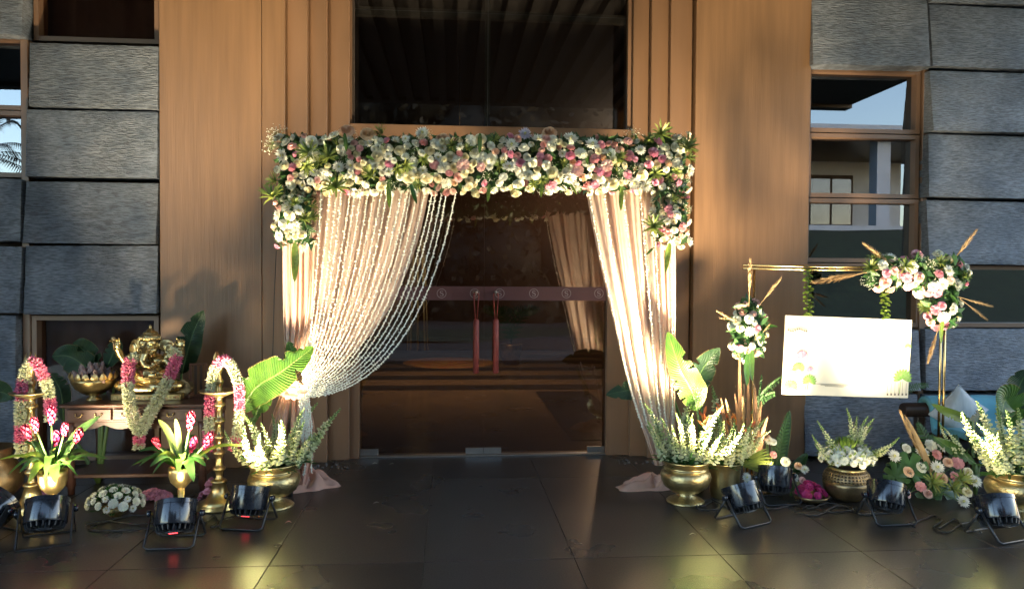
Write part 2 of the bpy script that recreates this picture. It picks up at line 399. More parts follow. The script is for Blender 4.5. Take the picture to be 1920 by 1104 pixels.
def granite_mat():
    m, t, N, L = nodes('black_granite')
    out = N('ShaderNodeOutputMaterial'); b = N('ShaderNodeBsdfPrincipled'); b.inputs['Specular IOR Level'].default_value = .36
    ge = N('ShaderNodeNewGeometry'); oi = N('ShaderNodeObjectInfo')
    n1 = N('ShaderNodeTexNoise'); n1.inputs['Scale'].default_value = 110; n1.inputs['Detail'].default_value = 3; L(ge.outputs['Position'], n1.inputs[0])
    n2 = N('ShaderNodeTexNoise'); n2.inputs['Scale'].default_value = 1.7; n2.inputs['Detail'].default_value = 3; n2.inputs['Roughness'].default_value = .5; L(ge.outputs['Position'], n2.inputs[0])
    rp = N('ShaderNodeValToRGB'); rp.color_ramp.elements[0].color = (.025, .0215, .018, 1); rp.color_ramp.elements[1].color = (.060, .052, .043, 1); rp.color_ramp.elements[0].position = .35; rp.color_ramp.elements[1].position = .7; L(n1.outputs[0], rp.inputs[0])
    du = N('ShaderNodeMapRange'); du.inputs[1].default_value = .52; du.inputs[2].default_value = .8; du.inputs[3].default_value = 0; du.inputs[4].default_value = .0; L(n2.outputs[0], du.inputs[0])
    mx = N('ShaderNodeMix'); mx.data_type = 'RGBA'; L(du.outputs[0], mx.inputs[0]); L(rp.outputs[0], mx.inputs[6]); mx.inputs[7].default_value = (.055, .05, .045, 1)
    h = N('ShaderNodeHueSaturation'); mr = N('ShaderNodeMapRange'); mr.inputs[3].default_value = .82; mr.inputs[4].default_value = 1.2; L(oi.outputs['Random'], mr.inputs[0]); L(mr.outputs[0], h.inputs['Value']); L(mx.outputs[2], h.inputs['Color']); L(h.outputs[0], b.inputs['Base Color'])
    ro = N('ShaderNodeMapRange'); ro.inputs[1].default_value = .3; ro.inputs[2].default_value = .75; ro.inputs[3].default_value = .27; ro.inputs[4].default_value = .29; L(n2.outputs[0], ro.inputs[0]); L(ro.outputs[0], b.inputs['Roughness'])
    bp = N('ShaderNodeBump'); bp.inputs['Strength'].default_value = .05; bp.inputs['Distance'].default_value = .01; L(n1.outputs[0], bp.inputs['Height']); L(bp.outputs[0], b.inputs['Normal'])
    L(b.outputs[0], out.inputs[0]); return m
K['granite'] = granite_mat()
def stone_mat():
    m, t, N, L = nodes('split_stone')
    out = N('ShaderNodeOutputMaterial'); b = N('ShaderNodeBsdfPrincipled'); b.inputs['Roughness'].default_value = .48
    tc = N('ShaderNodeTexCoord'); oi = N('ShaderNodeObjectInfo')
    ad = N('ShaderNodeVectorMath'); ad.operation = 'ADD'
    sc_ = N('ShaderNodeVectorMath'); sc_.operation = 'SCALE'; sc_.inputs['Scale'].default_value = 13.0
    cb = N('ShaderNodeCombineXYZ'); L(oi.outputs['Random'], cb.inputs[0]); L(oi.outputs['Random'], cb.inputs[2]); L(cb.outputs[0], sc_.inputs[0])
    vr = N('ShaderNodeMapRange'); vr.inputs[3].default_value = .85; vr.inputs[4].default_value = 1.2; L(oi.outputs['Random'], vr.inputs[0])
    sv = N('ShaderNodeVectorMath'); sv.operation = 'SCALE'; L(tc.outputs['Object'], sv.inputs[0]); L(vr.outputs[0], sv.inputs['Scale']); L(sv.outputs[0], ad.inputs[0]); L(sc_.outputs[0], ad.inputs[1])
    hs = []
    for stretch, scale, det, dis in (((1.0, 1, 6.5), 19, 8, .35), ((1.0, 1, 4), 66, 6, .2)):
        mp = N('ShaderNodeMapping'); mp.inputs['Scale'].default_value = stretch; L(ad.outputs[0], mp.inputs[0])
        n = N('ShaderNodeTexNoise'); n.inputs['Scale'].default_value = scale; n.inputs['Detail'].default_value = det; n.inputs['Distortion'].default_value = dis
        L(mp.outputs[0], n.inputs[0]); hs.append(n)
    mx = N('ShaderNodeMath'); mx.operation = 'MULTIPLY_ADD'; mx.inputs[1].default_value = .45; L(hs[1].outputs[0], mx.inputs[0]); L(hs[0].outputs[0], mx.inputs[2])
    bp = N('ShaderNodeBump'); ma = N('ShaderNodeTexNoise'); ma.inputs['Scale'].default_value = 2.6; ma.inputs['Detail'].default_value = 4; L(ad.outputs[0], ma.inputs[0]); mk = N('ShaderNodeMapRange'); mk.inputs[1].default_value = .35; mk.inputs[2].default_value = .68; mk.inputs[3].default_value = .35; mk.inputs[4].default_value = 1.0; L(ma.outputs[0], mk.inputs[0]); L(mk.outputs[0], bp.inputs['Strength']); bp.inputs['Distance'].default_value = .02; L(mx.outputs[0], bp.inputs['Height']); L(bp.outputs[0], b.inputs['Normal'])
    big = N('ShaderNodeTexNoise'); big.inputs['Scale'].default_value = 3.5; big.inputs['Detail'].default_value = 5; L(ad.outputs[0], big.inputs[0])
    rp = N('ShaderNodeValToRGB'); rp.color_ramp.elements[0].color = (.095, .117, .155, 1); rp.color_ramp.elements[1].color = (.215, .235, .27, 1)
    rp.color_ramp.elements[0].position = .3; rp.color_ramp.elements[1].position = .7; L(big.outputs[0], rp.inputs[0])
    r2 = N('ShaderNodeValToRGB'); r2.color_ramp.elements[0].color = (.55, .55, .55, 1); r2.color_ramp.elements[1].color = (1.15, 1.15, 1.15, 1)
    r2.color_ramp.elements[0].position = .38; r2.color_ramp.elements[1].position = .6; L(hs[0].outputs[0], r2.inputs[0])
    mm = N('ShaderNodeMix'); mm.data_type = 'RGBA'; mm.blend_type = 'MULTIPLY'; mm.inputs[0].default_value = 1
    L(rp.outputs[0], mm.inputs[6]); L(r2.outputs[0], mm.inputs[7])
    h = N('ShaderNodeHueSaturation'); mr = N('ShaderNodeMapRange'); mr.inputs[3].default_value = .82; mr.inputs[4].default_value = 1.15
    L(oi.outputs['Random'], mr.inputs[0]); L(mr.outputs[0], h.inputs['Value']); L(mm.outputs[2], h.inputs['Color']); L(h.outputs[0], b.inputs['Base Color'])
    L(b.outputs[0], out.inputs[0]); return m
K['stone'] = stone_mat()

# ================================================================== SETTING
# ---- ground, floor tiles
g = M().grid(lambda u, v: (lerp(-120, 120, u), lerp(-130, 60, v), -.03), 12, 12)
tag(obj('ground', g, K['asphalt']), kind='structure')
base = M().box(-8.2, 8.2, -9.0, -.02, -.06, -.006)
floor = tag(obj('floor', base, K['grout'], smooth=False), kind='structure')
TW = .80; x_line = gr(802, 980).x; TD = 1.6; y_line = gr(640, 1057).y
tile = M().box(-TW / 2 + .0022, TW / 2 - .0022, -TD / 2 + .0022, TD / 2 - .0022, -.03, 0, bev=.0015).mesh('tile', K['granite'], False)
for i in range(-8, 9):
    for j in range(-3, 3):
        cx = x_line + (i + .5) * TW; cy = y_line + (j + .5) * TD
        if abs(cx) > 7.7 or cy - TD / 2 > -.1: continue
        if cy + TD / 2 > -.02:   # last row is cut at the threshold
            y1 = -.03; m_ = M().box(cx - TW / 2 + .0022, cx + TW / 2 - .0022, cy - TD / 2 + .0022, y1, -.03, 0, bev=.0015)
            obj('tile', m_, K['granite'], floor, False); continue
        o = obj('tile', tile, None, floor); o.location = (cx, cy, 0)
# ---- raised lawn opposite, seen mirrored in the windows
def lawn(u, v):
    x = lerp(-50, 60, u); y = lerp(-11, -60, v)
    t = min(1, max(0, (-y - 12) / 12)); t = t * t * (3 - 2 * t) * min(1, max(0, (x - 6.5) / 3))
    return (x, y, -.02 + 3.6 * t + .12 * noise.noise(Vector((x * .2, y * .2, 0))))
tag(obj('lawn', M().grid(lawn, 40, 24), K['grass']), kind='structure')

# ---- entrance building
B = thing('entrance_building', 'hotel entrance facade of rough grey stone panels, brown pilasters and dark glass', 'building', (0, 0, 0))
ZT = 4.55
YC = -.30      # pilaster faces
lc0, lc1 = at(299, 300, YC).x, at(534, 300, YC).x
rc0, rc1 = at(1303, 300, YC).x, at(1518, 300, YC).x
seamL = at(491, 500, YC).x
obj('pilaster', M().box(lc0, seamL - .002, YC, .25, 0, ZT, bev=.004), K['wood'], B, False)
obj('pilaster', M().box(seamL + .002, lc1, YC, .25, 0, ZT, bev=.004), K['wood'], B, False)
obj('pilaster', M().box(rc0, rc1, YC, .25, 0, ZT, bev=.004), K['wood'], B, False)
# stepped jambs: each step is a board of its own, set further back
stepsL = [534, 576, 613, 655]; ys = [-.235, -.165, -.095]
for k in range(3):
    x0 = at(stepsL[k], 150, ys[k]).x + (.012 if k else .014); x1 = at(stepsL[k + 1], 150, ys[k]).x
    obj('jamb_board', M().box(x0, x1, ys[k], .24, 0, ZT, bev=.004), K['woodjamb'], B, False)
stepsR = [1187, 1221, 1257, 1300]; yr = [-.095, -.165, -.235]
for k in range(3):
    x0 = at(stepsR[k], 150, yr[k]).x; x1 = at(stepsR[k + 1], 150, yr[k]).x - .012
    obj('jamb_board', M().box(x0, x1, yr[k], .24, 0, ZT, bev=.004), K['woodjamb'], B, False)
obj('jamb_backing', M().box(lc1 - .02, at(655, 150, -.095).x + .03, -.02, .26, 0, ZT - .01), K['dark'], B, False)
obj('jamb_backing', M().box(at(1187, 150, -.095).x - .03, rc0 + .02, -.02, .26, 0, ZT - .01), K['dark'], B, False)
# door frame, lintel, transom
dx0, dx1 = at(675, 700, 0).x, at(1135, 700, 0).x
jx0, jx1 = at(655, 150, -.03).x, at(1187, 150, -.03).x
zt0 = at(915, 262, -.05).z; zt1 = at(915, 238, -.05).z
obj('door_jamb', M().box(jx0, dx0, -.05, .12, 0, zt0, bev=.003), K['woodjamb'], B, False)
obj('door_jamb', M().box(dx1, jx1, -.05, .12, 0, zt0, bev=.003), K['woodjamb'], B, False)
obj('lintel', M().box(jx0 + .001, jx1 - .001, -.075, .14, zt0 + .001, zt1, bev=.004), K['woodjamb'], B, False)
obj('threshold', M().box(dx0, dx1, -.035, .08, 0.0, .012, bev=.002), K['steel'], B, False)
tw0, tw1 = at(660, 150, -.03).x, at(1176, 150, -.03).x
win = obj('transom_window', M().box(jx0 + .002, tw0, -.05, .1, zt1 + .001, ZT - .02), K['frame'], B, False)
obj('side_jamb', M().box(tw1, jx1 - .002, -.05, .1, zt1 + .001, ZT - .02), K['frame'], win, False)
zb = at(915, 24, -.02).z; xm = at(915, 130, -.02).x
obj('mullion', M().box(xm - .022, xm + .022, .03, .09, zt1 + .002, ZT - .02), K['steelgrey'], win, False)
obj('transom_bar', M().box(tw0, xm - .0225, .035, .085, zb - .035, zb + .035), K['steelgrey'], win, False)
obj('transom_bar', M().box(xm + .0225, tw1, .035, .085, zb - .035, zb + .035), K['steelgrey'], win, False)
for a, b in ((tw0, xm - .002), (xm + .002, tw1)):
    for z0, z1 in ((zt1 + .003, zb - .002), (zb + .002, ZT - .03)):
        obj('pane', M().box(a, b, .0, .008, z0, z1), K['transglass'], win, False)
# two glass door leaves
xc = at(907, 700, 0).x
bz0, bz1 = at(905, 563, -.02).z, at(905, 537, -.02).z
def ring(m, cx, y, cz, r, w, d=.002, seg=28):
    for q in range(seg):
        a, b = 2 * pi * q / seg, 2 * pi * (q + 1) / seg
        vs = [(cx + cos(t) * rr, yy, cz + sin(t) * rr) for yy in (y, y - d) for t in (a, b) for rr in (r, r - w)]
        m.add(vs, [(0, 1, 3, 2), (4, 6, 7, 5), (0, 2, 6, 4), (1, 5, 7, 3)])
def letter_s(m, cx, y, cz, h):
    pts = []
    for q in range(11):
        a = rad(35 + q * 23.5); pts.append((cx + cos(a) * h * .27, y, cz + h * .235 + sin(a) * h * .235))
    for q in range(1, 11):
        a = rad(90 - q * 23.5); pts.append((cx + cos(a) * h * .29, y, cz - h * .255 + sin(a) * h * .255))
    n = len(pts); m.tube(pts, [h * (.05 + .055 * sin(pi * i / (n - 1)) ** 2) for i in range(n)], 6, flat=.4)
    m.box(pts[0][0] - h * .02, pts[0][0] + h * .06, y - .003, y + .001, pts[0][2] - h * .12, pts[0][2] + h * .08)
    m.box(pts[-1][0] - h * .06, pts[-1][0] + h * .02, y - .003, y + .001, pts[-1][2] - h * .08, pts[-1][2] + h * .12)
logos = {0: [766, 828, 890], 1: [937, 1001, 1062, 1123]}
for s, (a, b) in enumerate(((dx0 + .0015, xc - .0008), (xc + .0008, dx1 - .0015))):
    leaf = obj('glass_door', M().box(a, b, .0, .012, .018, zt0 - .006), K['doorglass'], B, False)
    obj('push_strip', M().box(a + .001, b - .001, -.010, -.003, bz0, bz1), K['maroon'], leaf, False)
    for px in logos[s]:
        p = at(px, 550, -.012); lg = M(); ring(lg, p.x, -.011, p.z, .040, .005); letter_s(lg, p.x, -.012, p.z, .044)
        obj('logo', lg, K['ivory'], leaf, False)
    hx = at(893 if s == 0 else 930, 600, -.08).x; zt_, zb_, zl = at(905, 598, -.08).z, at(905, 700, -.08).z, at(905, 548, -.08).z
    obj('handle', M().lathe([(.018, zb_), (.0235, zb_ + .01), (.0245, zb_ + .2), (.0235, zt_ - .015), (.016, zt_)], 14, (hx, -.08, 0)), K['leather'], leaf)
    lp = [(hx - .006, -.08, zt_ - .01)] + [(hx + .021 * cos(rad(t)), -.055, zl - .03 + .03 * sin(rad(t))) for t in range(190, -11, -25)] + [(hx + .006, -.08, zt_ - .01)]
    obj('handle_loop', M().tube(lp, .0045, 6), K['leather'], leaf)
    obj('handle_post', M().tube([(hx, -.002, zl), (hx, -.062, zl)], .013, 10).tube([(hx, -.002, zb_ + .12), (hx, -.066, zb_ + .12)], .010, 10), K['steel'], leaf)
    for q in ((a, a + .15), (b - .15, b)):
        obj('patch_fitting', M().box(q[0] + .001, q[1] - .001, -.008, .02, .016, .066, bev=.002), K['steel'], leaf, False)
obj('lintel_glazing', M().box(dx0, dx1, .013, .016, zt0 - .08, zt0 - .02), K['dark'], B, False)

# ---- stone panels and window bays at both sides
def panel(px0, py0, px1, py1, Y=-.30, lean=.045, seed=0, skew=0):
    x0, x1, z0, z1 = rect(px0, py0, px1, py1, Y)
    r = random.Random(seed * 77 + 5); nu, nv = 30, 16
    ln = lean * r.uniform(.4, 1.3); tw = r.uniform(-.012, .012); sk = r.uniform(-.012, .012) + skew
    def f(u, v):
        x = lerp(x0, x1, u) + sk * (v - .5) * (1 if u < .5 else .5); z = lerp(z0, z1, v) + tw * (u - .5)
        n_ = noise.fractal(Vector((x * 3 + seed * 9, seed, z * 16)), 1.0, 2.0, 4) * .004
        e = min(u, 1 - u, v * .6, (1 - v) * .6)
        rough = .004 * noise.noise(Vector((x * 30, z * 30, seed)))
        return (x + (rough if e < .02 else 0), Y - ln * (1 - v) - n_ * min(1, e * 14) + (.006 if e < .001 else 0), z + (rough if e < .02 else 0))
    m = M().grid(f, nu, nv); vs = m.v; n = nu + 1
    loop = list(range(n)) + [k * n + nu for k in range(1, nv + 1)] + [nv * n + k for k in range(nu - 1, -1, -1)] + [k * n for k in range(nv - 1, 0, -1)]
    bk = [Vector((vs[i].x, -.10, vs[i].z)) for i in loop]; o = len(vs); m.v += bk; L_ = len(loop)
    for q in range(L_): m.f.append([loop[(q + 1) % L_], loop[q], o + q, o + (q + 1) % L_]); m.m.append(0)
    ob = obj('stone_panel', m, K['stone'], B, True, sharp=50)
    return ob
pl = [  # px0,py0,px1,py1
    (56, 84, 297, 203), (51, 208, 296, 333), (49, 342, 296, 457), (49, 461, 296, 588),
    (-60, -60, 45, 66), (-60, 335, 40, 452), (-60, 462, 41, 586), (-60, 592, 30, 836),
    (1520, -6, 1737, 127), (1743, 14, 1985, 131), (1743, 136, 1985, 250), (1740, 255, 1985, 372), (1738, 378, 1985, 496),
    (1734, 617, 1985, 730), (1510, 618, 1722, 731), (1508, 740, 1720, 852), (1734, 740, 1985, 852),
    (1743, -110, 1985, 9), (1520, -120, 1737, -10)]
for i, q in enumerate(pl): panel(*q, seed=i + 1, lean=.06 if q[0] > 1000 else .05)
def wbox(px0, py0, px1, py1, Y): return rect(px0, py0, px1, py1, Y)
def window(px0, py0, px1, py1, fr=.035, Y=-.14, gl='winglass'):
    x0, x1, z0, z1 = rect(px0, py0, px1, py1, -.20)
    f = M().box(x0, x0 + fr, -.21, -.08, z0, z1).box(x1 - fr, x1, -.21, -.08, z0, z1).box(x0 + fr, x1 - fr, -.208, -.08, z0, z0 + fr).box(x0 + fr, x1 - fr, -.208, -.08, z1 - fr, z1)
    w = obj('window', f, K['frame'], B, False)
    obj('pane', M().box(x0 + fr - .004, x1 - fr + .004, Y, Y + .006, z0 + fr - .004, z1 - fr + .004), K[gl], w, False)
    return w
for q in ((64, -90, 299, 80), (62, 592, 299, 862), (-60, 68, 52, 206), (-60, 208, 50, 332),
          (1512, 130, 1724, 250), (1512, 252, 1722, 371), (1508, 373, 1720, 492), (1508, 494, 1724, 613), (1726, 498, 1985, 613)):
    window(*q, gl='roomglass' if q[1] == 592 or q[1] < -50 else 'winglass')
def room_curtain(px0, py0, px1, py1):
    x0, x1, z0, z1 = rect(px0, py0, px1, py1, -.02)
    obj('room_curtain', M().grid(lambda u, v: (lerp(x0, x1, u), .0 + .010 * sin(u * 34), lerp(max(z0, .01), z1, v)), 80, 2), K['cloth'], B)
room_curtain(60, 585, 300, 868); room_curtain(64, -90, 300, 82)
# vertical trims between the bays
for px, wd in ((50, 20), (1731, 15)):
    x0, x1 = at(px - wd / 2, 300, -.2).x, at(px + wd / 2, 300, -.2).x
    obj('trim_post', M().box(x0 + .012, x1 - .012, -.225, -.05, 0, ZT, bev=.003), K['frame'], B, False)
# backing wall behind the panels, cut around the window bays
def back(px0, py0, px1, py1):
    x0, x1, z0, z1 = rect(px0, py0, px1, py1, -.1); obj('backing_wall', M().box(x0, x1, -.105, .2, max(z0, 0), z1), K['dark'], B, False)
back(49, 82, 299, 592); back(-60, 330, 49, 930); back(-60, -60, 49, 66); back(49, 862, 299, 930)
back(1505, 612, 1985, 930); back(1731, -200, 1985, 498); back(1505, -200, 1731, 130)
xl, xr = at(-58, 400, -.1).x, at(1983, 400, -.1).x
obj('side_wall', M().box(-9, xl - .01, -.22, .2, 0, ZT), K['wood'], B, False)
obj('side_wall', M().box(xr + .01, 9, -.22, .2, 0, ZT), K['wood'], B, False)
obj('added_shade_wall', M().box(-6.5, -6.3, -4.4, -.23, 0, ZT), K['wood'], B, False)  # added out of view to block sky light from the left stone panels
obj('parapet', M().box(-9, 9, -.24, .2, ZT + .17, 6.2), K['wood'], B, False)
obj('plinth', M().box(lc1 + .3, rc0 - .3, .13, .16, -.02, .0), K['dark'], B, False)
# rooms behind the glass
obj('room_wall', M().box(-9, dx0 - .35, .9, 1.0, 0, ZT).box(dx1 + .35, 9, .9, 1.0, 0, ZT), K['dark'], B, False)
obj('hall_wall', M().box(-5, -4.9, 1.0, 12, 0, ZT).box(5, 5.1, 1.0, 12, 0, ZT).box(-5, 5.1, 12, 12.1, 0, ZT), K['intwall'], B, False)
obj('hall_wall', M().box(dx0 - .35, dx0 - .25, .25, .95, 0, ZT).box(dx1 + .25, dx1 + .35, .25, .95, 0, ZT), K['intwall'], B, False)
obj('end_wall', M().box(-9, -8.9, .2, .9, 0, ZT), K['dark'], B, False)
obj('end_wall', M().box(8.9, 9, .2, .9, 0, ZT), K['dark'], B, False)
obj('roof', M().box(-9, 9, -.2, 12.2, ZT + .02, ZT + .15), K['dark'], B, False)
obj('hall_floor', M().box(-5, 5, .08, 12, -.05, .006), K['intfloor'], B, False)
for k in range(6):
    y0 = 3.6 + k * 1.0
    obj('floor_band', M().box(-3.8, 3.8, y0, y0 + .42, .006, .010), K['intdark'], B, False)
for s in (-1, 1):
    obj('floor_band', M().box(s * 1.45 - .35, s * 1.45 + .35, .5, 3.4, .006, .010), K['intdark'], B, False)
# porte-cochere roof over the camera, ribbed underneath (mirrored in the transom)
obj('canopy_roof', M().box(-10.5, 7.05, -6.7, -.25, ZT + .04, ZT + .4), K['soffit'], B, False)
sl = M()
for k in range(30):
    x = -4 + k * .27; sl.box(x, x + .12, -6.5, -.3, ZT - .10, ZT + .039)
tag(obj('soffit_slats', sl, K['soffit'], B, False), kind='stuff')
obj('canopy_beam', M().box(-10.5, 7.05, -6.95, -6.71, ZT - .02, ZT + .42), K['soffit'], B, False)
for x in (-3.1, 3.1):
    obj('canopy_post', M().box(x - .2, x + .2, -6.93, -6.72, 0, ZT - .021), K['wood'], B, False)
# pebbles along the foot of the wall
pb = M()
for i in range(60):
    px = rnd.choice((rnd.uniform(548, 655), rnd.uniform(1160, 1300))); p = at(px, 800, -.33 + rnd.uniform(-.05, .1))
    r_ = rnd.uniform(.006, .014); pb.ell((p.x, p.y, r_ * .5), (r_, r_ * .9, r_ * .7), 6, 4)
tag(obj('pebbles', pb, K['pebble']), kind='stuff')

# ---- what the glass mirrors: white building on the lawn, palm, dark trees
O = thing('white_building', 'white building with flat roof on the raised lawn, mirrored in the windows', 'building', (14, -26, 3.5))
obj('wall', M().box(9, 23, -31, -30.5, 3.3, 7.5), K['white'], O, False)
obj('roof', M().box(5, 26, -31, -24.0, 7.55, 8.0), K['white'], O, False)
obj('soffit', M().box(5.2, 25.8, -30.9, -24.1, 7.50, 7.549), K['teak'], O, False)
obj('pillar', M().box(18.2, 18.8, -25.2, -24.6, 3.3, 7.5), K['white'], O, False)
w = obj('window', M().box(16.9, 20.4, -30.5, -30.42, 3.7, 6.8), K['dark'], O, False)
for k in range(3): obj('pane', M().box(17.05 + k * 1.12, 18.05 + k * 1.12, -30.42, -30.40, 4.3, 6.6), K['winglass'], w, False)
obj('terrace_edge', M().box(5, 20, -24.2, -23.7, 3.3, 3.75), K['white'], O, False)
PT = thing('palm_tree', 'palm tree on the lawn, mirrored in the window at the far left', 'tree', (-15, -18.5, 1.6))
obj('trunk', M().tube([(-15, -18.5, .8), (-14.9, -18.5, 3), (-14.8, -18.4, 5.2)], [.2, .16, .13], 10), K['bark'], PT)
cr = M()
for k in range(22):
    a = k * 2.4; el = rnd.uniform(-.2, 1.1); d = Vector((cos(a) * cos(el), sin(a) * cos(el), sin(el))); p0 = Vector((-14.8, -18.4, 5.2))
    pts = [p0, p0 + d * 1.0, p0 + d * 1.8 + Vector((0, 0, -.3)), p0 + d * 2.3 + Vector((0, 0, -.9))]
    for q in range(26):
        t = .12 + .88 * q / 26; p = spl(pts, t); tg = (spl(pts, min(1, t + .02)) - spl(pts, t - .02)).normalized(); s_ = tg.cross(Vector((0, 0, 1))).normalized()
        for sg in (-1, 1):
            e = p + s_ * sg * .5 * (1 - t * .5) + tg * .25 - Vector((0, 0, .18)); cr.add([p - tg * .02, p + tg * .03, e], [(0, 1, 2)])
obj('crown', cr, K['treeleaf'], PT)
wd = M(); r2 = random.Random(3)
blobs = [(r2.uniform(-6.5, 6), r2.uniform(-24, -19), r2.uniform(0, 8.5), r2.uniform(1.3, 2.2)) for _ in range(110)]
for bx, by, bz, br in blobs:
    wd.ell((bx, by, bz), (br * .8, br * .7, br * .8), 8, 6)
    for q in range(330):
        d = Vector((r2.gauss(0, 1), r2.gauss(0, 1), r2.gauss(0, 1))).normalized() * br * r2.uniform(.6, 1.05)
        p = Vector((bx, by, bz)) + d; a = Vector((r2.gauss(0, 1), r2.gauss(0, 1), r2.gauss(0, 1))).normalized() * .17; b = a.cross(d).normalized() * .10
        wd.add([p - a, p + b, p + a, p - b], [(0, 1, 2, 3)])
tag(obj('dark_woodland', wd, K['treeleaf']), kind='stuff')

# ================================================================== PROTOTYPE FLOWERS (shared mesh data, +Z is the face)
def rose_mesh(m_):
    m = M(); r = random.Random(5)
    for k, (n, r0, r1, h0, h1, w) in enumerate(((3, .05, .16, 0, .62, 1.5), (4, .10, .32, 0, .62, 1.15), (5, .16, .55, -.05, .52, .95), (5, .2, .80, -.1, .34, .9), (6, .2, 1.0, -.15, .10, .8))):
        for j in range(n):
            a0 = 2 * pi * j / n + k * .7 + r.uniform(-.15, .15)
            def f(u, v, a0=a0, r0=r0, r1=r1, h0=h0, h1=h1, w=w, k=k):
                uu = (u - .5) * 2; a = a0 + uu * w * (.55 + .45 * v)
                rr = lerp(r0, r1, v ** .8) * (1 - .10 * uu * uu * v); z = lerp(h0, h1, v ** (1.2 if k < 3 else .8)) - .16 * uu * uu * v - (.10 * (v > .9) if k > 2 else 0)
                return (cos(a) * rr, sin(a) * rr, z)
            m.grid(f, 4, 3)
    m.lathe([(.02, -.35), (.22, -.2), (.4, -.06)], 8, cap=False)
    return m.mesh('rose', K[m_])
def mum_mesh(m_, n0=15, sp=1.0):
    m = M(); r = random.Random(9)
    for k, (el, ln, n) in enumerate(((5, 1.0, n0), (24, .95, n0), (42, .84, n0 - 2), (60, .66, n0 - 4), (76, .45, n0 - 7))):
        for j in range(n):
            a = 2 * pi * (j + .5 * (k % 2)) / n + r.uniform(-.1, .1); e = rad(el + r.uniform(-8, 8)); l = ln * r.uniform(.86, 1.08)
            d = Vector((cos(a) * cos(e), sin(a) * cos(e), sin(e) * .7)); s = Vector((-sin(a), cos(a), 0)) * .13 * sp; up = Vector((0, 0, .05))
            m.add([d * .12, d * l * .6 - s + up * .3, d * l * .6 + s + up * .3, d * l + up * 2], [(0, 1, 3, 2)])
    m.ell((0, 0, .12), (.2, .2, .3), 8, 5, 1)
    return m.mesh('chrysanthemum', [K[m_], K['yolk']], False)
def carn_mesh(m_):
    m = M(); r = random.Random(4)
    for k, (R_, z0, tilt) in enumerate(((1.0, 0, .15), (.85, .12, .35), (.66, .22, .6), (.44, .3, .9))):
        ph = r.uniform(0, 6)
        def f(u, v, R_=R_, z0=z0, tilt=tilt, ph=ph, k=k):
            a = u * 2 * pi; ru = sin(a * 9 + ph) * .12 * v + sin(a * 17 + ph * 2) * .07 * v
            rr = R_ * v * (1 + .06 * sin(a * 13 + k)); return (cos(a) * rr, sin(a) * rr, z0 + tilt * rr * .6 + ru)
        m.grid(f, 28, 3)
    m.lathe([(.06, -.4), (.2, -.2), (.3, .02)], 8, cap=False)
    return m.mesh('carnation', K[m_])
def sprig_mesh():
    m = M(); r = random.Random(2)
    for k in range(20):
        a = k * 2.4; el = r.uniform(.1, 1.1); d = Vector((cos(a) * cos(el), sin(a) * cos(el), sin(el)))
        m.blade([(0, 0, 0), d * .5 + Vector((0, 0, .06)), d * r.uniform(.8, 1.05) - Vector((0, 0, .05))], .14, (0, 0, 1), .3, n=4, across=1)
    return m.mesh('leaf_sprig', K['varieg'])
def breath_mesh():
    m = M(); r = random.Random(8)
    for k in range(46):
        d = Vector((r.gauss(0, 1), r.gauss(0, 1), abs(r.gauss(0, 1)) + .2)).normalized() * r.uniform(.6, 1.05)
        m.tube([(0, 0, 0), d * .6, d], .008, 3, 1, cap=False); m.bud(d, d, .1, .05)
    return m.mesh('gypsophila', [K['pwhite'], K['stalk']], False)
def leaf_mesh(m_, w=.3, name='leaf', curl=.15):
    return M().blade([(0, 0, 0), (0, .02, .5), (0, -curl, 1.0)], w, (0, -1, 0), .22, n=8).mesh(name, K[m_])
def spike_mesh(seed, bud='spikebud', open_=.6):
    """flowering spike, length 1 along +Z: open florets below, green buds at the tip"""
    m = M(); r = random.Random(seed); b = r.uniform(-.16, .16)
    ax = lambda t: Vector((b * sin(t * 2.2), .04 * t * t, t))
    m.tube([ax(q / 6) for q in range(7)], [.014 - .009 * q / 6 for q in range(7)], 5, 1)
    n = 58
    for k in range(n):
        t = .16 + .84 * k / n; a = k * 2.4 + r.uniform(-.3, .3); s = (1 - t) ** .55 * .9 + .16
        el = lerp(.1, 1.1, t); d = Vector((cos(a) * cos(el), sin(a) * cos(el), sin(el)))
        p = ax(t)
        if t < open_:
            for q in range(4):
                dd = (d + Vector((r.uniform(-.6, .6), r.uniform(-.6, .6), r.uniform(-.5, .5)))).normalized()
                m.bud(p + d * .022 * s, dd, .058 * s, .024 * s, 0)
        else: m.bud(p, d, .075 * s, .024 * s, 2 if t > .78 else 0)
    for k in range(5):
        a = k * 2.4; d = Vector((cos(a) * .7, sin(a) * .7, .6)); p = ax(.04 + k * .03)
        m.blade([p, p + d * .12, p + d * .24 - Vector((0, 0, .02))], .035, (0, 0, 1), .2, 3, 3, across=1)
    return m.mesh('flower_spike', [K[bud], K['stalk'], K['spikegreen'], K['green']], False)
def pampas_mesh(seed=1):
    m = M(); r = random.Random(seed)
    m.tube([(0, 0, 0), (.01, 0, .4), (.03, .02, .95)], [.010, .008, .004], 5)
    for k in range(170):
        t = .30 + .70 * r.random(); a = r.uniform(0, 6.28); p = Vector((.03 * t, .02 * t, t * .95)); w = .075 * sin(pi * (t - .26) / .80) + .01
        d = Vector((cos(a) * w, sin(a) * w, r.uniform(.08, .15))); s = Vector((-sin(a), cos(a), 0)) * .006
        m.add([p - s, p + s, p + d * .7 + s, p + d, p + d * .7 - s], [(0, 1, 2, 3, 4)])
    return m.mesh('pampas_plume', K['pampas'], False)
ROSE = {k: rose_mesh(k) for k in ('cream', 'pwhite', 'peach', 'coral', 'blush', 'pink')}
MUM = {k: mum_mesh(k) for k in ('mum', 'lilac')}
CARN = {k: carn_mesh(k) for k in ('pink', 'coral', 'blush', 'magenta', 'pwhite')}
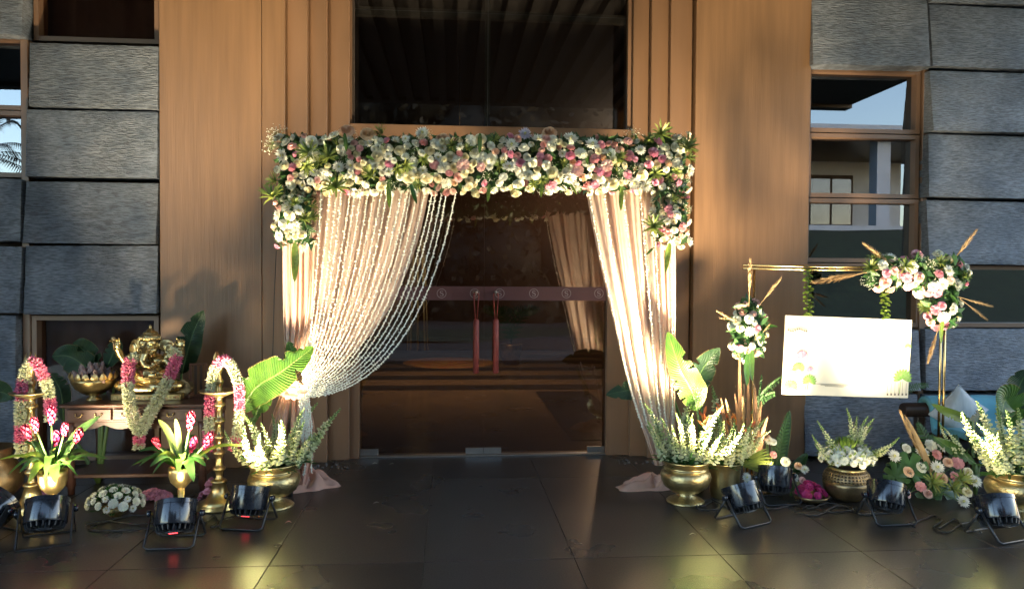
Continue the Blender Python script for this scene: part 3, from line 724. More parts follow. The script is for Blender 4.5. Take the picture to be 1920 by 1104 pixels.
SPRIG = sprig_mesh(); BREATH = breath_mesh(); LEAF = {k: leaf_mesh(k) for k in ('green', 'dgreen', 'lime')}
LONG = {k: leaf_mesh(k, .22, 'long_leaf', .1) for k in ('green', 'lime', 'ban')}
SPIKE = [spike_mesh(s, open_=o) for s, o in ((1, .7), (2, .5), (3, .62), (4, .4), (5, .8), (6, .55))]
PAMPAS = [pampas_mesh(s) for s in (1, 2, 3)]

def wpick(d):
    t = rnd.random() * sum(d.values())
    for k, v in d.items():
        t -= v
        if t <= 0: return k
    return k
# kind -> (name, mesh, radius range m)
KINDS = {
 'rc': ('rose', ROSE['cream'], (.034, .050)), 'rw': ('rose', ROSE['pwhite'], (.034, .050)), 'rp': ('rose', ROSE['peach'], (.038, .052)), 'rb': ('rose', ROSE['blush'], (.036, .05)),
 'rk': ('rose', ROSE['pink'], (.034, .046)), 'cp': ('carnation', CARN['pink'], (.036, .048)), 'cc': ('carnation', CARN['coral'], (.032, .044)), 'cb': ('carnation', CARN['blush'], (.036, .048)),
 'cw': ('carnation', CARN['pwhite'], (.042, .056)), 'mw': ('chrysanthemum', MUM['mum'], (.050, .066)), 'ml': ('chrysanthemum', MUM['lilac'], (.046, .060)), 'sp': ('leaf_sprig', SPRIG, (.075, .105)), 'gb': ('gypsophila', BREATH, (.055, .075)),
 'lf': ('leaf', LEAF['green'], (.09, .14))}

# ================================================================== FLORAL ARCH
YA = -1.13
zf = 0
A = thing('floral_arch', 'floral arch of cream, white and pink blossoms framing the glass doors', 'flower arch', (at(905, 900, YA).x, YA, 0))
pL, pR = at(541, 350, YA).x, at(1262, 350, YA).x; zA0 = at(905, 300, YA).z
fr = [('frame_post', [(pL, YA + .05, 0), (pL, YA + .05, zA0)]), ('frame_post', [(pR, YA + .05, 0), (pR, YA + .05, zA0)]), ('frame_bar', [(pL, YA + .05, zA0), (pR, YA + .05, zA0)])]
for n_, p_ in fr: obj(n_, M().tube(p_, .018, 8), K['steel'], A)
def mass(parent, rects, mix, tries=5000, sc=1.0, bulge=.16, y0=YA, density=.80, pinkx=None):
    placed = []
    for rc in rects:
        x0, y0_, x1, y1_ = rc; n = int(tries * (x1 - x0) * (y1_ - y0_) / 90000)
        for _ in range(n):
            px, py = rnd.uniform(x0, x1), rnd.uniform(y0_, y1_)
            mx = mix(px, py) if callable(mix) else mix
            kd = wpick(mx); nm, me, (ra, rb) = KINDS[kd]; r = rnd.uniform(ra * .66, rb * .92) * sc
            rp = r * FPX / (y0 + 6.2) * density
            if kd == 'sp' : rp *= .62
            if kd == 'lf': rp *= .45
            if any((px - q[0]) ** 2 + (py - q[1]) ** 2 < (rp + q[2]) ** 2 for q in placed): continue
            placed.append((px, py, rp))
            vx = (px - (x0 + x1) / 2) / ((x1 - x0) / 2); vy = (py - (y0_ + y1_) / 2) / ((y1_ - y0_) / 2)
            if x1 - x0 > 2 * (y1_ - y0_): vx = max(0, abs(vx) - .85) / .15 * (1 if vx > 0 else -1) * .6
            d2 = min(1, vx * vx + vy * vy); dep = sqrt(max(.04, 1 - d2))
            Y = y0 - bulge * dep + rnd.uniform(-.045, .03)
            nrm = Vector((vx * .8 + rnd.gauss(0, .42), -dep - .15, -vy * .8 + rnd.gauss(0, .42)))
            if py < 255 + 8 * noise.noise(Vector((px * .03, 0, 1))) and y0_ < 300: continue
            put(nm, me, parent, at(px, py, Y), nrm, (r * rnd.uniform(.88, 1.12), r * rnd.uniform(.88, 1.12), r * rnd.uniform(.9, 1.35)))
    return placed
def archmix(px, py):
    w = max(0, (px - 900) / 400); t = max(0, (300 - py) / 60); low = max(0, (py - 300) / 60); l = max(0, (700 - px) / 200)
    return {'rc': 1.9 + 1.2 * low, 'rw': 1.7, 'rp': .35 + .8 * t, 'rb': .35 + .3 * w, 'rk': .08 + .7 * w, 'cp': .22 + .9 * w, 'cc': .42, 'cb': .3 + .5 * w, 'cw': 1.4 + .6 * l, 'mw': 1.7 + .7 * l + .4 * low, 'ml': .12 * t, 'sp': .95, 'gb': 1.0, 'lf': 1.0}
rects = [(518, 244, 1292, 362), (514, 358, 590, 464), (1224, 358, 1292, 466)]
mass(A, rects, archmix, tries=40000, density=.70)
# deep backing foliage so that no hole shows
fl = M()
for i in range(4200):
    if rnd.random() < .86: px, py = rnd.uniform(526, 1284), rnd.uniform(258, 354)
    else: px, py = rnd.choice((rnd.uniform(522, 584), rnd.uniform(1230, 1286))), rnd.uniform(350, 458)
    p = at(px, py, YA - rnd.uniform(-.14, .10)); d = Vector((rnd.gauss(0, 1), rnd.gauss(0, .6) - .3, rnd.gauss(0, 1))).normalized(); s = d.cross(Vector((rnd.gauss(0, 1), 1, rnd.gauss(0, 1)))).normalized(); L_ = rnd.uniform(.03, .06)
    fl.add([p - d * L_, p + s * L_ * .38, p + d * L_, p - s * L_ * .38], [(0, 1, 2, 3)])
tag(obj('foliage', fl, K['dgreen'], A), kind='stuff')
for px, py, qx, qy, L_ in ((728, 345, 731, 392, 'lime'), (1016, 340, 1014, 372, 'lime'), (918, 345, 914, 380, 'lime'), (1166, 350, 1163, 397, 'lime'), (553, 455, 554, 530, 'lime'), (545, 400, 538, 425, 'lime'), (1256, 455, 1246, 512, 'lime'), (646, 250, 650, 286, 'ban'), (900, 250, 899, 290, 'ban'), (1095, 275, 1102, 312, 'ban'), (770, 345, 782, 384, 'green'), (1070, 345, 1082, 366, 'lime')):
    p, q = at(px, py, YA - .17), at(qx, qy, YA - .20); put('long_leaf', LONG[L_], A, p, q - p, (q - p).length, spin=0, hint=(0, 1, 0))
for px, py, n_ in ((521, 243, (-.4, -.2, 1)), (514, 262, (-1, -.3, .3)), (1186, 246, (0, -.1, 1)), (655, 250, (.1, -.2, 1))): put('gypsophila', BREATH, A, at(px, py + 12, YA - .05), n_, .075)
for px, py in ((1238, 252), (1286, 278), (1150, 300), (1225, 425), (512, 370), (630, 352), (582, 288)): put('leaf_sprig', SPRIG, A, at(px, py, YA - .15), (rnd.uniform(-.4, .4), -1, rnd.uniform(0, .8)), .115)
for px, py in ((690, 252), (792, 250), (1030, 250), (984, 252), (650, 246), (830, 262)):
    kd = rnd.choice(('rp', 'ml', 'mw', 'rp')); put(KINDS[kd][0], KINDS[kd][1], A, at(px, py, YA - .09), (rnd.uniform(-.2, .2), -1, .5), .055)

# ================================================================== CURTAINS
def pline(pts, t):
    v = spl([(a, b, 0) for a, b in pts], t); return v.x, v.y
def drape(Lp, Rp, Y, folds, amp, nu=110, nv=50, ph=0, ysh=lambda t: 0):
    def f(u, v):
        lx, ly = pline(Lp, v); rx, ry = pline(Rp, v)
        uu = u + .045 * noise.noise(Vector((u * 3.1 + ph, v * .9, ph))) + .012 * sin(u * 21 + v * 3)
        d = amp(v) * (sin(2 * pi * folds * uu + ph + .6 * sin(v * 4)) + .45 * sin(2 * pi * folds * 2.3 * uu + 1.3 + v * 2))
        return at(lerp(lx, rx, u), lerp(ly, ry, u), Y + d * (.6 + .9 * abs(noise.noise(Vector((u * 5, v * 1.2, 3 + ph))))) + .02 * noise.noise(Vector((u * 6, v * 3, ph))) * min(1, amp(v) * 60) + ysh(v))
    return M().grid(f, nu, nv)
YD = -1.09
CL = thing('curtain', 'peach sheer curtain swept aside to a knot, hung with many jasmine strings', 'curtain', (at(560, 900, YD).x, YD, 0))
obj('fabric', drape([(534, 345), (531, 470), (534, 590), (541, 680), (534, 727)], [(808, 345), (778, 470), (724, 588), (652, 672), (574, 733)], YD, 7, lambda v: .034 * (1 - v) ** .6 + .008), K['sheer'], CL)
obj('fabric', drape([(531, 345), (530, 470), (531, 590), (534, 650)], [(600, 345), (590, 470), (585, 590), (566, 700)], YD - .05, 4.5, lambda v: .022), K['sheer'], CL)
obj('fabric_tail', drape([(529, 728), (508, 790), (500, 850), (520, 912)], [(576, 734), (590, 800), (588, 860), (574, 908)], YD - .02, 5.5, lambda v: .012 + .022 * v, 60, 24), K['sheer2'], CL)
def puddle(cx, cy, rx, ry, h, seed, K_):
    c = gr(cx, cy)
    def f(u, v):
        a = u * 2 * pi; r = v; w = 1 + .16 * sin(a * 3 + seed) + .08 * sin(a * 7 + 2 * seed)
        z = h * (1 - r ** 2.2) * (.65 + .35 * sin(a * 5 + r * 6 + seed)) + .02 * (1 - r) * sin(a * 11 + seed) + .006
        if v > .999: z = .002
        return (c.x + cos(a) * rx * r * w, c.y + sin(a) * ry * r * w, max(.002, z))
    return M().grid(f, 64, 14)
obj('fabric_hem', puddle(575, 912, .20, .15, .13, 1.2, K), K['sheer2'], CL)
kb = M(); kp = at(552, 730, YD - .06)
for k in range(26):
    a = k * 2.4; d = Vector((cos(a) * .9, -.25 - .3 * rnd.random(), sin(a) * .6)); kb.blade([kp, kp + d * .05 + Vector((0, -.03, .01)), kp + d * rnd.uniform(.09, .12)], .075, (0, -1, .2), .35, n=5, wav=.006)
kb.ell(kp, (.085, .06, .05), 14, 10)
obj('tie_knot', kb, K['sheer2'], CL)
def strand(path, n_pts=60, spacing=.0195, r_b=.0105, seed=0):
    pts = [path(i / n_pts) for i in range(n_pts + 1)]
    m = M(); m.tube(pts, .0030, 4, 0, cap=False); r = random.Random(seed); acc = 0; nxt = r.uniform(0, spacing)
    for a, b in zip(pts, pts[1:]):
        L_ = (b - a).length; tg = (b - a).normalized()
        while nxt < acc + L_:
            p = a + tg * (nxt - acc)
            for q in range(2):
                ang = r.uniform(0, 6.28); B_ = frame_of(tg); d = B_ @ Vector((cos(ang), sin(ang), r.uniform(-.5, .9)))
                m.bud(p - d * .002, d, r.uniform(.013, .018), .0055, 0)
            nxt += spacing * r.uniform(.8, 1.25)
        acc += L_
    return m
def bez(P, t):
    a, b, c, d = P; s = 1 - t
    return a * s ** 3 + 3 * b * s * s * t + 3 * c * s * t * t + d * t ** 3
NS = 22
for k in range(NS):
    s = k / (NS - 1); x0 = lerp(600, 852, s ** .9) + rnd.uniform(-4, 4)
    P = [at(x0, 345 + (14 if s > .8 else 0), YD - .07 - .03 * rnd.random()), at(lerp(597, 822, s), lerp(470, 540, s), YD - .11), at(lerp(590, 742, s ** 1.1), lerp(630, 738, s ** .8), YD - .13), at(lerp(566, 574, s), lerp(700, 744, s), YD - .12)]
    obj('jasmine_strand', strand(lambda t, P=P: bez(P, t), seed=k), [K['jas'], K['thread']], CL, False)
for k in range(7):
    x0 = lerp(560, 578, k / 6); P = [at(x0, 738, YD - .12), at(x0 + 6, 780, YD - .13), at(x0 + 8, 830, YD - .12), at(x0 + rnd.uniform(-8, 8), rnd.uniform(862, 892), YD - .09)]
    obj('jasmine_strand', strand(lambda t, P=P: bez(P, t), 24, seed=50 + k), [K['jas'], K['thread']], CL, False)
CR_ = thing('curtain', 'narrower peach sheer curtain hanging to the floor beside the tall banana leaves', 'curtain', (at(1250, 900, YD).x, YD, 0))
RL = [(1096, 345), (1120, 470), (1150, 600), (1182, 735), (1228, 872)]; RR = [(1262, 345), (1264, 470), (1264, 600), (1263, 735), (1266, 875)]
obj('fabric', drape(RL, RR, YD, 5, lambda v: .034 * (1 - .75 * v) + .004, 90, 50, 1.0), K['sheer'], CR_)
obj('fabric', drape([(1228, 345), (1230, 470), (1238, 600), (1246, 735), (1250, 872)], [(1266, 345), (1267, 470), (1267, 600), (1266, 735), (1268, 875)], YD - .05, 3, lambda v: .016, 40, 40), K['sheer'], CR_)
obj('fabric_hem', puddle(1222, 912, .27, .13, .085, 2.6, K), K['sheer2'], CR_)
for k in range(6):
    s = (.03, .2, .42, .62, .76, .97)[k]
    def pth(t, s=s):
        v = t * .86; a = pline(RL, v); b = pline(RR, v); ss = lerp(s, min(1, s * 1.0), t)
        return at(lerp(a[0], b[0], ss), lerp(a[1], b[1], ss), YD - .055 - .02 * sin(t * 3))
    obj('jasmine_strand', strand(pth, 60, seed=80 + k), [K['jas'], K['thread']], CR_, False)

# ================================================================== BANANA LEAVES
bprof = lambda t: (min(1, t * 3.2) ** .7) * (1 - max(0, (t - .45) / .55) ** 2.2) * .98 + .02
def banana(m, pts, w, up=(0, -1, .1), mi=0, stalk=True, fold=.18):
    pts = [Vector(p) for p in pts]
    m.blade(pts, w, up, fold, mi, 40, bprof, tear=.10, wav=w * .022, across=4)
    m.tube([spl(pts, q / 8) + Vector((0, .004, 0)) for q in range(9)], [.009 - .0075 * q / 8 for q in range(9)], 5, mi + 1)
def bplant(label, base, leaves, name='banana_plant', cat='plant'):
    b = gr(*base) if len(base) == 2 else at(*base)
    t = thing(name, label, cat, (b.x, b.y, b.z if len(base) == 3 else 0))
    for (p0, p1, p2, p3, w, mt) in leaves:
        q = [at(*x) for x in (p0, p1, p2, p3)]
        st = M(); st.tube([Vector((b.x, b.y, t.location.z)), lerp(Vector((b.x, b.y, t.location.z)), q[0], .5) + Vector((0, 0, .02)), q[0]], [.016, .013, .009], 6)
        lf = M(); banana(lf, q, w)
        o = obj('leaf', lf, [K[mt], K['stalk']], t); obj('stalk', st, K['stalk'], t)
    return t
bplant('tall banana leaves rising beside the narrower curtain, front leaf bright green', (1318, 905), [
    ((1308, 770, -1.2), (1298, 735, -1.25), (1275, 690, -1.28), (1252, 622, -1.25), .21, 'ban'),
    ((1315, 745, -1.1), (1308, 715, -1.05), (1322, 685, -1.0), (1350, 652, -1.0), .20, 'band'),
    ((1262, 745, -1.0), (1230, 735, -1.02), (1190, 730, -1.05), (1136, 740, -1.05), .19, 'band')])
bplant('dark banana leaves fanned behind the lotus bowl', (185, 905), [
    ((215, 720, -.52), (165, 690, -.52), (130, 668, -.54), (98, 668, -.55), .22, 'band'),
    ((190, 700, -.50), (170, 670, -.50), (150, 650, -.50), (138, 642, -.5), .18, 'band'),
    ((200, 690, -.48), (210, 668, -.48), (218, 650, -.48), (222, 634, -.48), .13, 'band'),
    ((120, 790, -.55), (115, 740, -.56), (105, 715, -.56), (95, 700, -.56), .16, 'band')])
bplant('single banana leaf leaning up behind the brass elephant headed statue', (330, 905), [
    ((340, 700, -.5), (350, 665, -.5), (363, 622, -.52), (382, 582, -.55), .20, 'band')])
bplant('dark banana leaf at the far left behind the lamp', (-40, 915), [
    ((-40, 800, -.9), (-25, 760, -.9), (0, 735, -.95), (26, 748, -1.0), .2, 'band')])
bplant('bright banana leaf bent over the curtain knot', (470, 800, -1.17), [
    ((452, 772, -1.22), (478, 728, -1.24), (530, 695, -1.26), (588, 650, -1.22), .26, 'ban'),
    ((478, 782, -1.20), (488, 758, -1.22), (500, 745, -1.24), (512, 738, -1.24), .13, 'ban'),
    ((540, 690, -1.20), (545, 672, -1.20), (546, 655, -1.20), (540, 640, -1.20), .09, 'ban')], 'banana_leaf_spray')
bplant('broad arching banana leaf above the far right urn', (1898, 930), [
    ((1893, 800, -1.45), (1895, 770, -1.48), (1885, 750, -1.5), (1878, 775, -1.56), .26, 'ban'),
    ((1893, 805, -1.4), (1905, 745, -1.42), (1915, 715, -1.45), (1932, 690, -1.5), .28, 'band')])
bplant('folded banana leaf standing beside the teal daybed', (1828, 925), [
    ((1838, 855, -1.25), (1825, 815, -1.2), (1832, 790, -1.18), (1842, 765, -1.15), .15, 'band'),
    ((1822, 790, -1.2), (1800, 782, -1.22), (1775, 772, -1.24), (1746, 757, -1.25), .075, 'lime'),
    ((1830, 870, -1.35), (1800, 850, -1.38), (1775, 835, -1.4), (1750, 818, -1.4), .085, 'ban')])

# ================================================================== VASES AND POTS
def base_at(px, py): return gr(px, py)
hamr = lambda i, a: .012 * sin(a * 34) if i in (9, 10) else 0
def urn(px, py, label, sc=1.0, group='hammered brass urns'):
    c = gr(px, py); t = thing('brass_urn', label, 'urn', c, group)
    S = lambda p: [(r * sc, z * sc) for r, z in p]
    obj('foot', M().lathe(S([(.125, 0), (.128, .008), (.118, .018), (.09, .03), (.066, .048), (.06, .06), (.064, .066)]), 36), K['hammered'], t, world=False)
    obj('bowl', M().lathe(S([(.06, .064), (.10, .078), (.142, .11), (.163, .15), (.168, .18), (.160, .205), (.147, .218), (.143, .222)]), 48, cap=False), K['hammered'], t, world=False)
    obj('neck_band', M().lathe(S([(.143, .222), (.151, .226), (.151, .232), (.144, .236), (.142, .244), (.146, .250)]), 48, cap=False), K['brass'], t, world=False)
    obj('rim', M().lathe(S([(.146, .250), (.152, .262), (.160, .276), (.166, .284), (.160, .286), (.150, .278), (.140, .262), (.02, .245)]), 72, cap=False, rip=lambda i, a: .012 * sin(a * 36) if i in (1, 2) else 0), K['brass'], t, world=False)
    return t, c
def goblet(px, py, label, h=.29, r=.085):
    c = gr(px, py); t = thing('brass_goblet_pot', label, 'pot', c, 'goblet shaped brass pots')
    obj('foot', M().lathe([(r * .72, 0), (r * .75, .008), (r * .45, .022), (.017, .045), (.014, .09), (.022, h - r * 1.75)], 28), K['brass'], t, world=False)
    obj('cup', M().lathe([(.022, h - r * 1.75), (r * .45, h - r * 1.62), (r * .82, h - r * 1.2), (r * .97, h - r * .7), (r, h - r * .25), (r * .99, h), (r * .93, h), (r * .92, h - .03), (.01, h - .035)], 36, cap=False), K['brass'], t, world=False)
    return t, Vector((c.x, c.y, h))
def spikes(label, c, zrim, n, spread, hmin, hmax, parent_name='flower_spikes', cat='flowers', leans=None, extra=None):
    t = thing(parent_name, label, cat, (c.x, c.y, zrim))
    o0 = Vector((c.x, c.y, zrim - .03))
    n = min(n, 19)
    for k in range(n):
        a = k * 2.4 + .4; rr = sqrt((k + .5) / n) * spread
        if leans: lx, ly, h = leans[k]
        else: lx, ly, h = cos(a) * rr, sin(a) * rr * .8, rnd.uniform(hmin, hmax) * (1 - .3 * rr / max(spread, .01) * rnd.random())
        d = Vector((lx, ly, 1)); b = o0 + Vector((lx * .18, ly * .18, 0))
        h *= rnd.uniform(.72, 1.04); put('flower_spike', SPIKE[k % 6], t, b, d + Vector((rnd.gauss(0, .08), rnd.gauss(0, .08), 0)), (h * 1.65, h * 1.65, h))
    lf = M()
    for k in range(70):
        a = rnd.uniform(0, 6.28); el = rnd.uniform(.1, 1.3); L_ = rnd.uniform(.07, .16); d = Vector((cos(a) * cos(el), sin(a) * cos(el), sin(el))); p = o0 + Vector((cos(a), sin(a), 0)) * rnd.uniform(0, .09)
        lf.blade([p, p + d * L_ * .6, p + d * L_ - Vector((0, 0, L_ * .15))], .022, (0, 0, 1), .2, 0, 3, across=1)
    tag(obj('foliage', lf, K['green'], t), kind='stuff')
    return t
tL, cL = urn(514, 948, 'hammered brass urn holding white flower spikes beside the curtain knot')
spikes('white snapdragon spikes in the urn below the curtain knot', cL, .275, 22, .75, .28, .46, leans=[(-.42, -.1, .40), (-.2, -.35, .42), (-.02, -.4, .46), (.12, -.3, .40), (.3, -.2, .38), (.5, -.1, .44), (.72, 0, .46), (.85, .1, .40), (.42, .2, .47), (.2, .3, .45), (0, .3, .42), (-.25, .25, .45), (-.5, .15, .42), (-.7, 0, .36), (-.1, -.1, .36), (.1, 0, .36), (.62, -.2, .36), (-.35, -.35, .33), (.0, -.55, .33), (.33, -.45, .32), (-.6, -.25, .3), (.9, -.1, .33)])
tR, cR = urn(1285, 940, 'hammered brass urn on the floor in front of the narrower curtain')
spikes('white snapdragon spikes in the urn in front of the narrower curtain', cR, .275, 20, .7, .28, .45, leans=[(-.62, 0, .46), (-.5, -.1, .40), (-.35, .1, .46), (-.18, -.1, .44), (0, .1, .44), (.12, -.2, .42), (.3, -.3, .44), (.45, -.2, .42), (.2, .2, .5), (-.75, -.1, .36), (.05, -.35, .36), (-.15, -.4, .33), (.35, .1, .46), (.55, 0, .42), (-.4, -.3, .34), (.2, -.45, .34), (.45, -.45, .3), (-.05, -.1, .36), (.25, 0, .36), (-.3, .3, .4)])
# far right urn
tU, cU = urn(1905, 968, 'hammered brass urn at the far right below the arching banana leaf', 1.08)
spikes('white snapdragon spikes in the far right urn', cU, .295, 16, .7, .3, .5, leans=[(-.75, -.2, .46), (-.55, -.1, .50), (-.35, 0, .54), (-.5, -.4, .42), (-.2, -.3, .44), (-.1, .1, .52), (.0, -.2, .48), (.12, .1, .56), (.3, 0, .46), (-.65, -.35, .36), (-.25, .25, .50), (.2, -.3, .4), (.4, .2, .45), (-.3, -.5, .34), (-.85, 0, .4), (.05, -.45, .36)])
# plain brass bucket beside the right urn
c = gr(1357, 930); t = thing('brass_planter', 'plain tapered brass planter behind the urn and the leaning spotlight', 'planter', c)
obj('body', M().lathe([(.085, 0), (.09, .01), (.10, .08), (.112, .18), (.118, .235), (.122, .24), (.118, .243), (.11, .235), (.02, .215)], 40, cap=False), K['brass'], t, world=False)
hp = spikes('white snapdragon spikes in the plain brass planter', c, .235, 14, .6, .3, .45, leans=[(.35, -.2, .44), (.55, -.1, .46), (.2, -.3, .40), (.0, -.2, .42), (-.1, .2, .60), (.15, .2, .46), (.65, .1, .42), (.45, .25, .45), (-.25, -.1, .44), (.3, .1, .52), (.3, -.4, .34), (-.1, -.4, .33), (.75, -.2, .34), (-.3, .3, .42)])
hl = thing('heliconia', 'orange pointed heliconia bracts among the spikes in the plain planter', 'flowers', (c.x, c.y, .23))
for k, (lx, ly, h) in enumerate(((-.5, -.1, .36), (-.35, .2, .38), (0, .1, .38), (.15, .25, .36), (.28, .1, .34), (.55, .2, .36), (.62, 0, .33))):
    m = M(); d = Vector((lx, ly, 1)).normalized(); b = Vector((c.x, c.y, .2)) + d * h * .5; tp = Vector((c.x, c.y, .2)) + d * h
    m.tube([Vector((c.x, c.y, .2)), tp], .004, 5, 1)
    for q in range(4):
        a = q * pi / 2 + k; s = Vector((cos(a), sin(a), .8)); p = tp - d * .02 * q; m.blade([p, p + s * .03, p + s * .07], .022, (0, -1, .3), .5, 0, 4, across=1)
    obj('bract', m, [K['orange'], K['stalk']], hl)
for k in range(9):
    a = -.5 + k * .25; p = Vector((c.x + .1, c.y - .05, .23)); d = Vector((.9, -.25, -.35 + .14 * k)).normalized()
    obj('leaf', M().blade([p, p + d * .13, p + d * .22 - Vector((0, 0, .02))], .024, (0, -.6, 1), .25, 0, 5, across=1), K['varieg'], hl)
# perforated brass pot
c = gr(1587, 935); t = thing('perforated_pot', 'round brass pot with pierced shoulder holding a white bouquet', 'pot', c)
R0 = .155; obj('body', M().lathe([(.07, 0), (.085, .004), (.125, .03), (.15, .075), (R0, .11), (.155, .135)], 44), K['dbrass'], t, world=False)
import bmesh
prof = [(.1552, .135), (.153, .155), (.146, .175), (.134, .195), (.116, .212)]
pm = M().lathe(prof, 40, cap=False); me = pm.mesh('pierced_shoulder', K['dbrass'])
bm = bmesh.new(); bm.from_mesh(me); rr_ = bmesh.ops.inset_individual(bm, faces=bm.faces[:], thickness=.0052, use_even_offset=True)
inner = [f for f in bm.faces if f not in rr_['faces']]; bmesh.ops.delete(bm, geom=inner, context='FACES'); bm.to_mesh(me); bm.free()
o = obj('pierced_shoulder', me, None, t); md = o.modifiers.new('thick', 'SOLIDIFY'); md.thickness = .004
obj('rim', M().lathe([(.118, .210), (.12, .216), (.115, .222), (.10, .222), (.098, .21)], 40, cap=False), K['brass'], t, world=False)
obj('liner', M().lathe([(.12, .13), (.125, .15), (.10, .195), (.09, .205)], 24), K['dark'], t, world=False)
W = thing('bouquet', 'white chrysanthemum bouquet with pale spikes in the pierced brass pot', 'flowers', (c.x, c.y, .215))
for k in range(58):
    a = k * 2.4; rr = sqrt((k + .5) / 58); el = rr * 1.55; d = Vector((cos(a) * sin(el), sin(a) * sin(el), cos(el) * .8 + .1))
    kd = ('mw', 'cw', 'mw', 'rw')[k % 4]; put(KINDS[kd][0], KINDS[kd][1], W, Vector((c.x, c.y, .255)) + Vector((d.x * .175, d.y * .15, d.z * .13)), d, rnd.uniform(.024, .034))
for lx, ly, h in ((-.75, 0, .30), (-.5, .1, .36), (-.12, 0, .38), (.12, .1, .34), (.4, 0, .36), (.75, 0, .36), (1.1, -.1, .36), (1.5, -.1, .33), (-1.2, -.1, .28), (.9, .2, .32)):
    put('flower_spike', SPIKE[rnd.randrange(4)], W, (c.x + lx * .04, c.y + ly * .04, .23), (lx, ly, 1), (h * 1.5, h * 1.5, h))
fo = M()
for k in range(260):
    a = rnd.uniform(0, 6.28); el = rnd.uniform(.1, 1.6); d = Vector((cos(a) * sin(el), sin(a) * sin(el), cos(el) + .1)); p = Vector((c.x, c.y, .25)) + Vector((d.x * .16, d.y * .14, d.z * .11)); fo.blade([p, p + d * .03, p + d * .055], .016, (0, 0, 1), .2, 0, 2, across=1)
tag(obj('foliage', fo, K['lime'], W), kind='stuff')

# ---- bromeliad goblets
def bromeliad(px, py, label_pot, label_plant, leaves, heads, h=.29, r=.085):
    t, top = goblet(px, py, label_pot, h, r)
    P = thing('red_ginger_plant', label_plant, 'potted plant', top)
    s = (top.y + 6.2) / FPX
    for (dx, dz, dy, w, kind) in leaves:
        e = top + Vector((dx * s, dy, -dz * s)); mid = top + Vector((dx * s * .5, dy * .5, max(-dz * s, 0) * .5 + .055))
        m = M().blade([top + Vector((0, 0, -.02)), mid, e], w, (0, -.5, 1) if dz > -60 else (0, -1, .1), .2, 0, 9, across=2)
        obj('leaf', m, K[kind], P)
    for k in range(9):
        a = k * .75 + .4; L_ = rnd.uniform(.16, .24); d = Vector((cos(a), sin(a) * .8, 0)); obj('leaf', M().blade([top, top + d * L_ * .5 + Vector((0, 0, rnd.uniform(.05, .11))), top + d * L_ + Vector((0, 0, rnd.uniform(-.02, .09)))], rnd.uniform(.04, .06), (0, -.4, 1), .2, 0, 9, across=2), K[('green', 'dgreen')[k % 2]], P)
    for (dx, dz, sz, ln) in heads:
        p1 = top + Vector((dx * s, rnd.uniform(-.04, .02), -dz * s)); m = M(); d = (p1 - top).normalized(); d = (d + Vector((0, 0, .7))).normalized()
        m.tube([top, lerp(top, p1, .6) + Vector((0, 0, -.01)), p1], .006, 6, 1)
        n = 34
        for k in range(n):
            q = k / n; a = k * 2.4; B_ = frame_of(d); p = p1 + d * (q * ln - ln * .35); w = sz * (sin(pi * (q * .82 + .16)) ** .8)
            dd = B_ @ Vector((cos(a) * .75, sin(a) * .75, .8)); m.blade([p, p + dd * w * .6, p + dd * w + d * w * .4], w * .75, B_ @ Vector((cos(a), sin(a), -.6)), .35, 0, 3, across=1)
        obj('flower_head', m, [K['ginger'], K['stalk']], P)
    return P
bromeliad(100, 985, 'brass goblet pot next to the leftmost oil lamp', 'red ginger plant with four plumes in the goblet near the leftmost oil lamp',
    [(-92, -22, -.02, .035, 'lime'), (98, -22, -.02, .04, 'green'), (75, -95, .06, .055, 'green'), (-45, -30, -.06, .05, 'lime'), (45, -18, -.1, .06, 'green'), (-22, 12, -.12, .075, 'lime'), (24, 12, -.13, .08, 'green'), (55, 5, -.08, .02, 'green'), (0, -50, .05, .05, 'green'), (-60, -50, .06, .05, 'green'), (8, -40, -.05, .05, 'lime'), (30, -50, .02, .05, 'green')],
    [(-40, -65, .034, .10), (0, -95, .034, .12), (2, -52, .032, .10), (46, -60, .034, .10), (25, -72, .03, .09), (-25, -80, .03, .1)], .33, .080)
bromeliad(340, 985, 'brass goblet pot in front of the wooden table', 'red ginger plant with pale blades and pink plumes in front of the wooden table',
    [(-85, -5, -.02, .04, 'green'), (-75, -30, 0, .05, 'green'), (-45, -85, .04, .05, 'varieg'), (-12, -88, .02, .04, 'varieg'), (120, -38, -.02, .04, 'lime'), (-35, -20, -.08, .055, 'lime'), (35, 18, -.12, .07, 'green'), (50, -5, -.06, .055, 'green'), (15, -20, -.1, .05, 'lime'), (-20, -50, .05, .06, 'green'), (20, -55, .05, .06, 'green'), (-45, 10, -.06, .03, 'green')],
    [(-38, -42, .03, .075), (20, -80, .034, .13), (18, -34, .032, .11), (48, -45, .034, .12)], .355, .072)

# ---- bowls with flowers
def bowl(px, py, r, h, label, k='brass', name='flower_bowl'):
    c = gr(px, py); t = thing(name, label, 'bowl', c)
    obj('body', M().lathe([(r * .45, 0), (r * .5, .006), (r * .85, h * .45), (r, h), (r * .97, h), (r * .8, h * .5), (.01, h * .35)], 30, cap=False), K[k], t, world=False)
    return t, c
t, c = bowl(218, 965, .085, .06, 'low brass bowl filled with small white chrysanthemums')
Wm = thing('bouquet', 'dome of small white chrysanthemums in the low bowl under the table', 'flowers', (c.x, c.y, .05))
for k in range(40):
    a = k * 2.4; rr = sqrt((k + .5) / 40); el = rr * 1.5; d = Vector((cos(a) * sin(el), sin(a) * sin(el), cos(el)))
    put(('chrysanthemum', 'carnation')[k % 3 > 0], (MUM['mum'], CARN['pwhite'])[k % 3 > 0], Wm, Vector((c.x, c.y, .055)) + Vector((d.x * .165, d.y * .13, d.z * .125)), d, rnd.uniform(.022, .031))
fo = M()
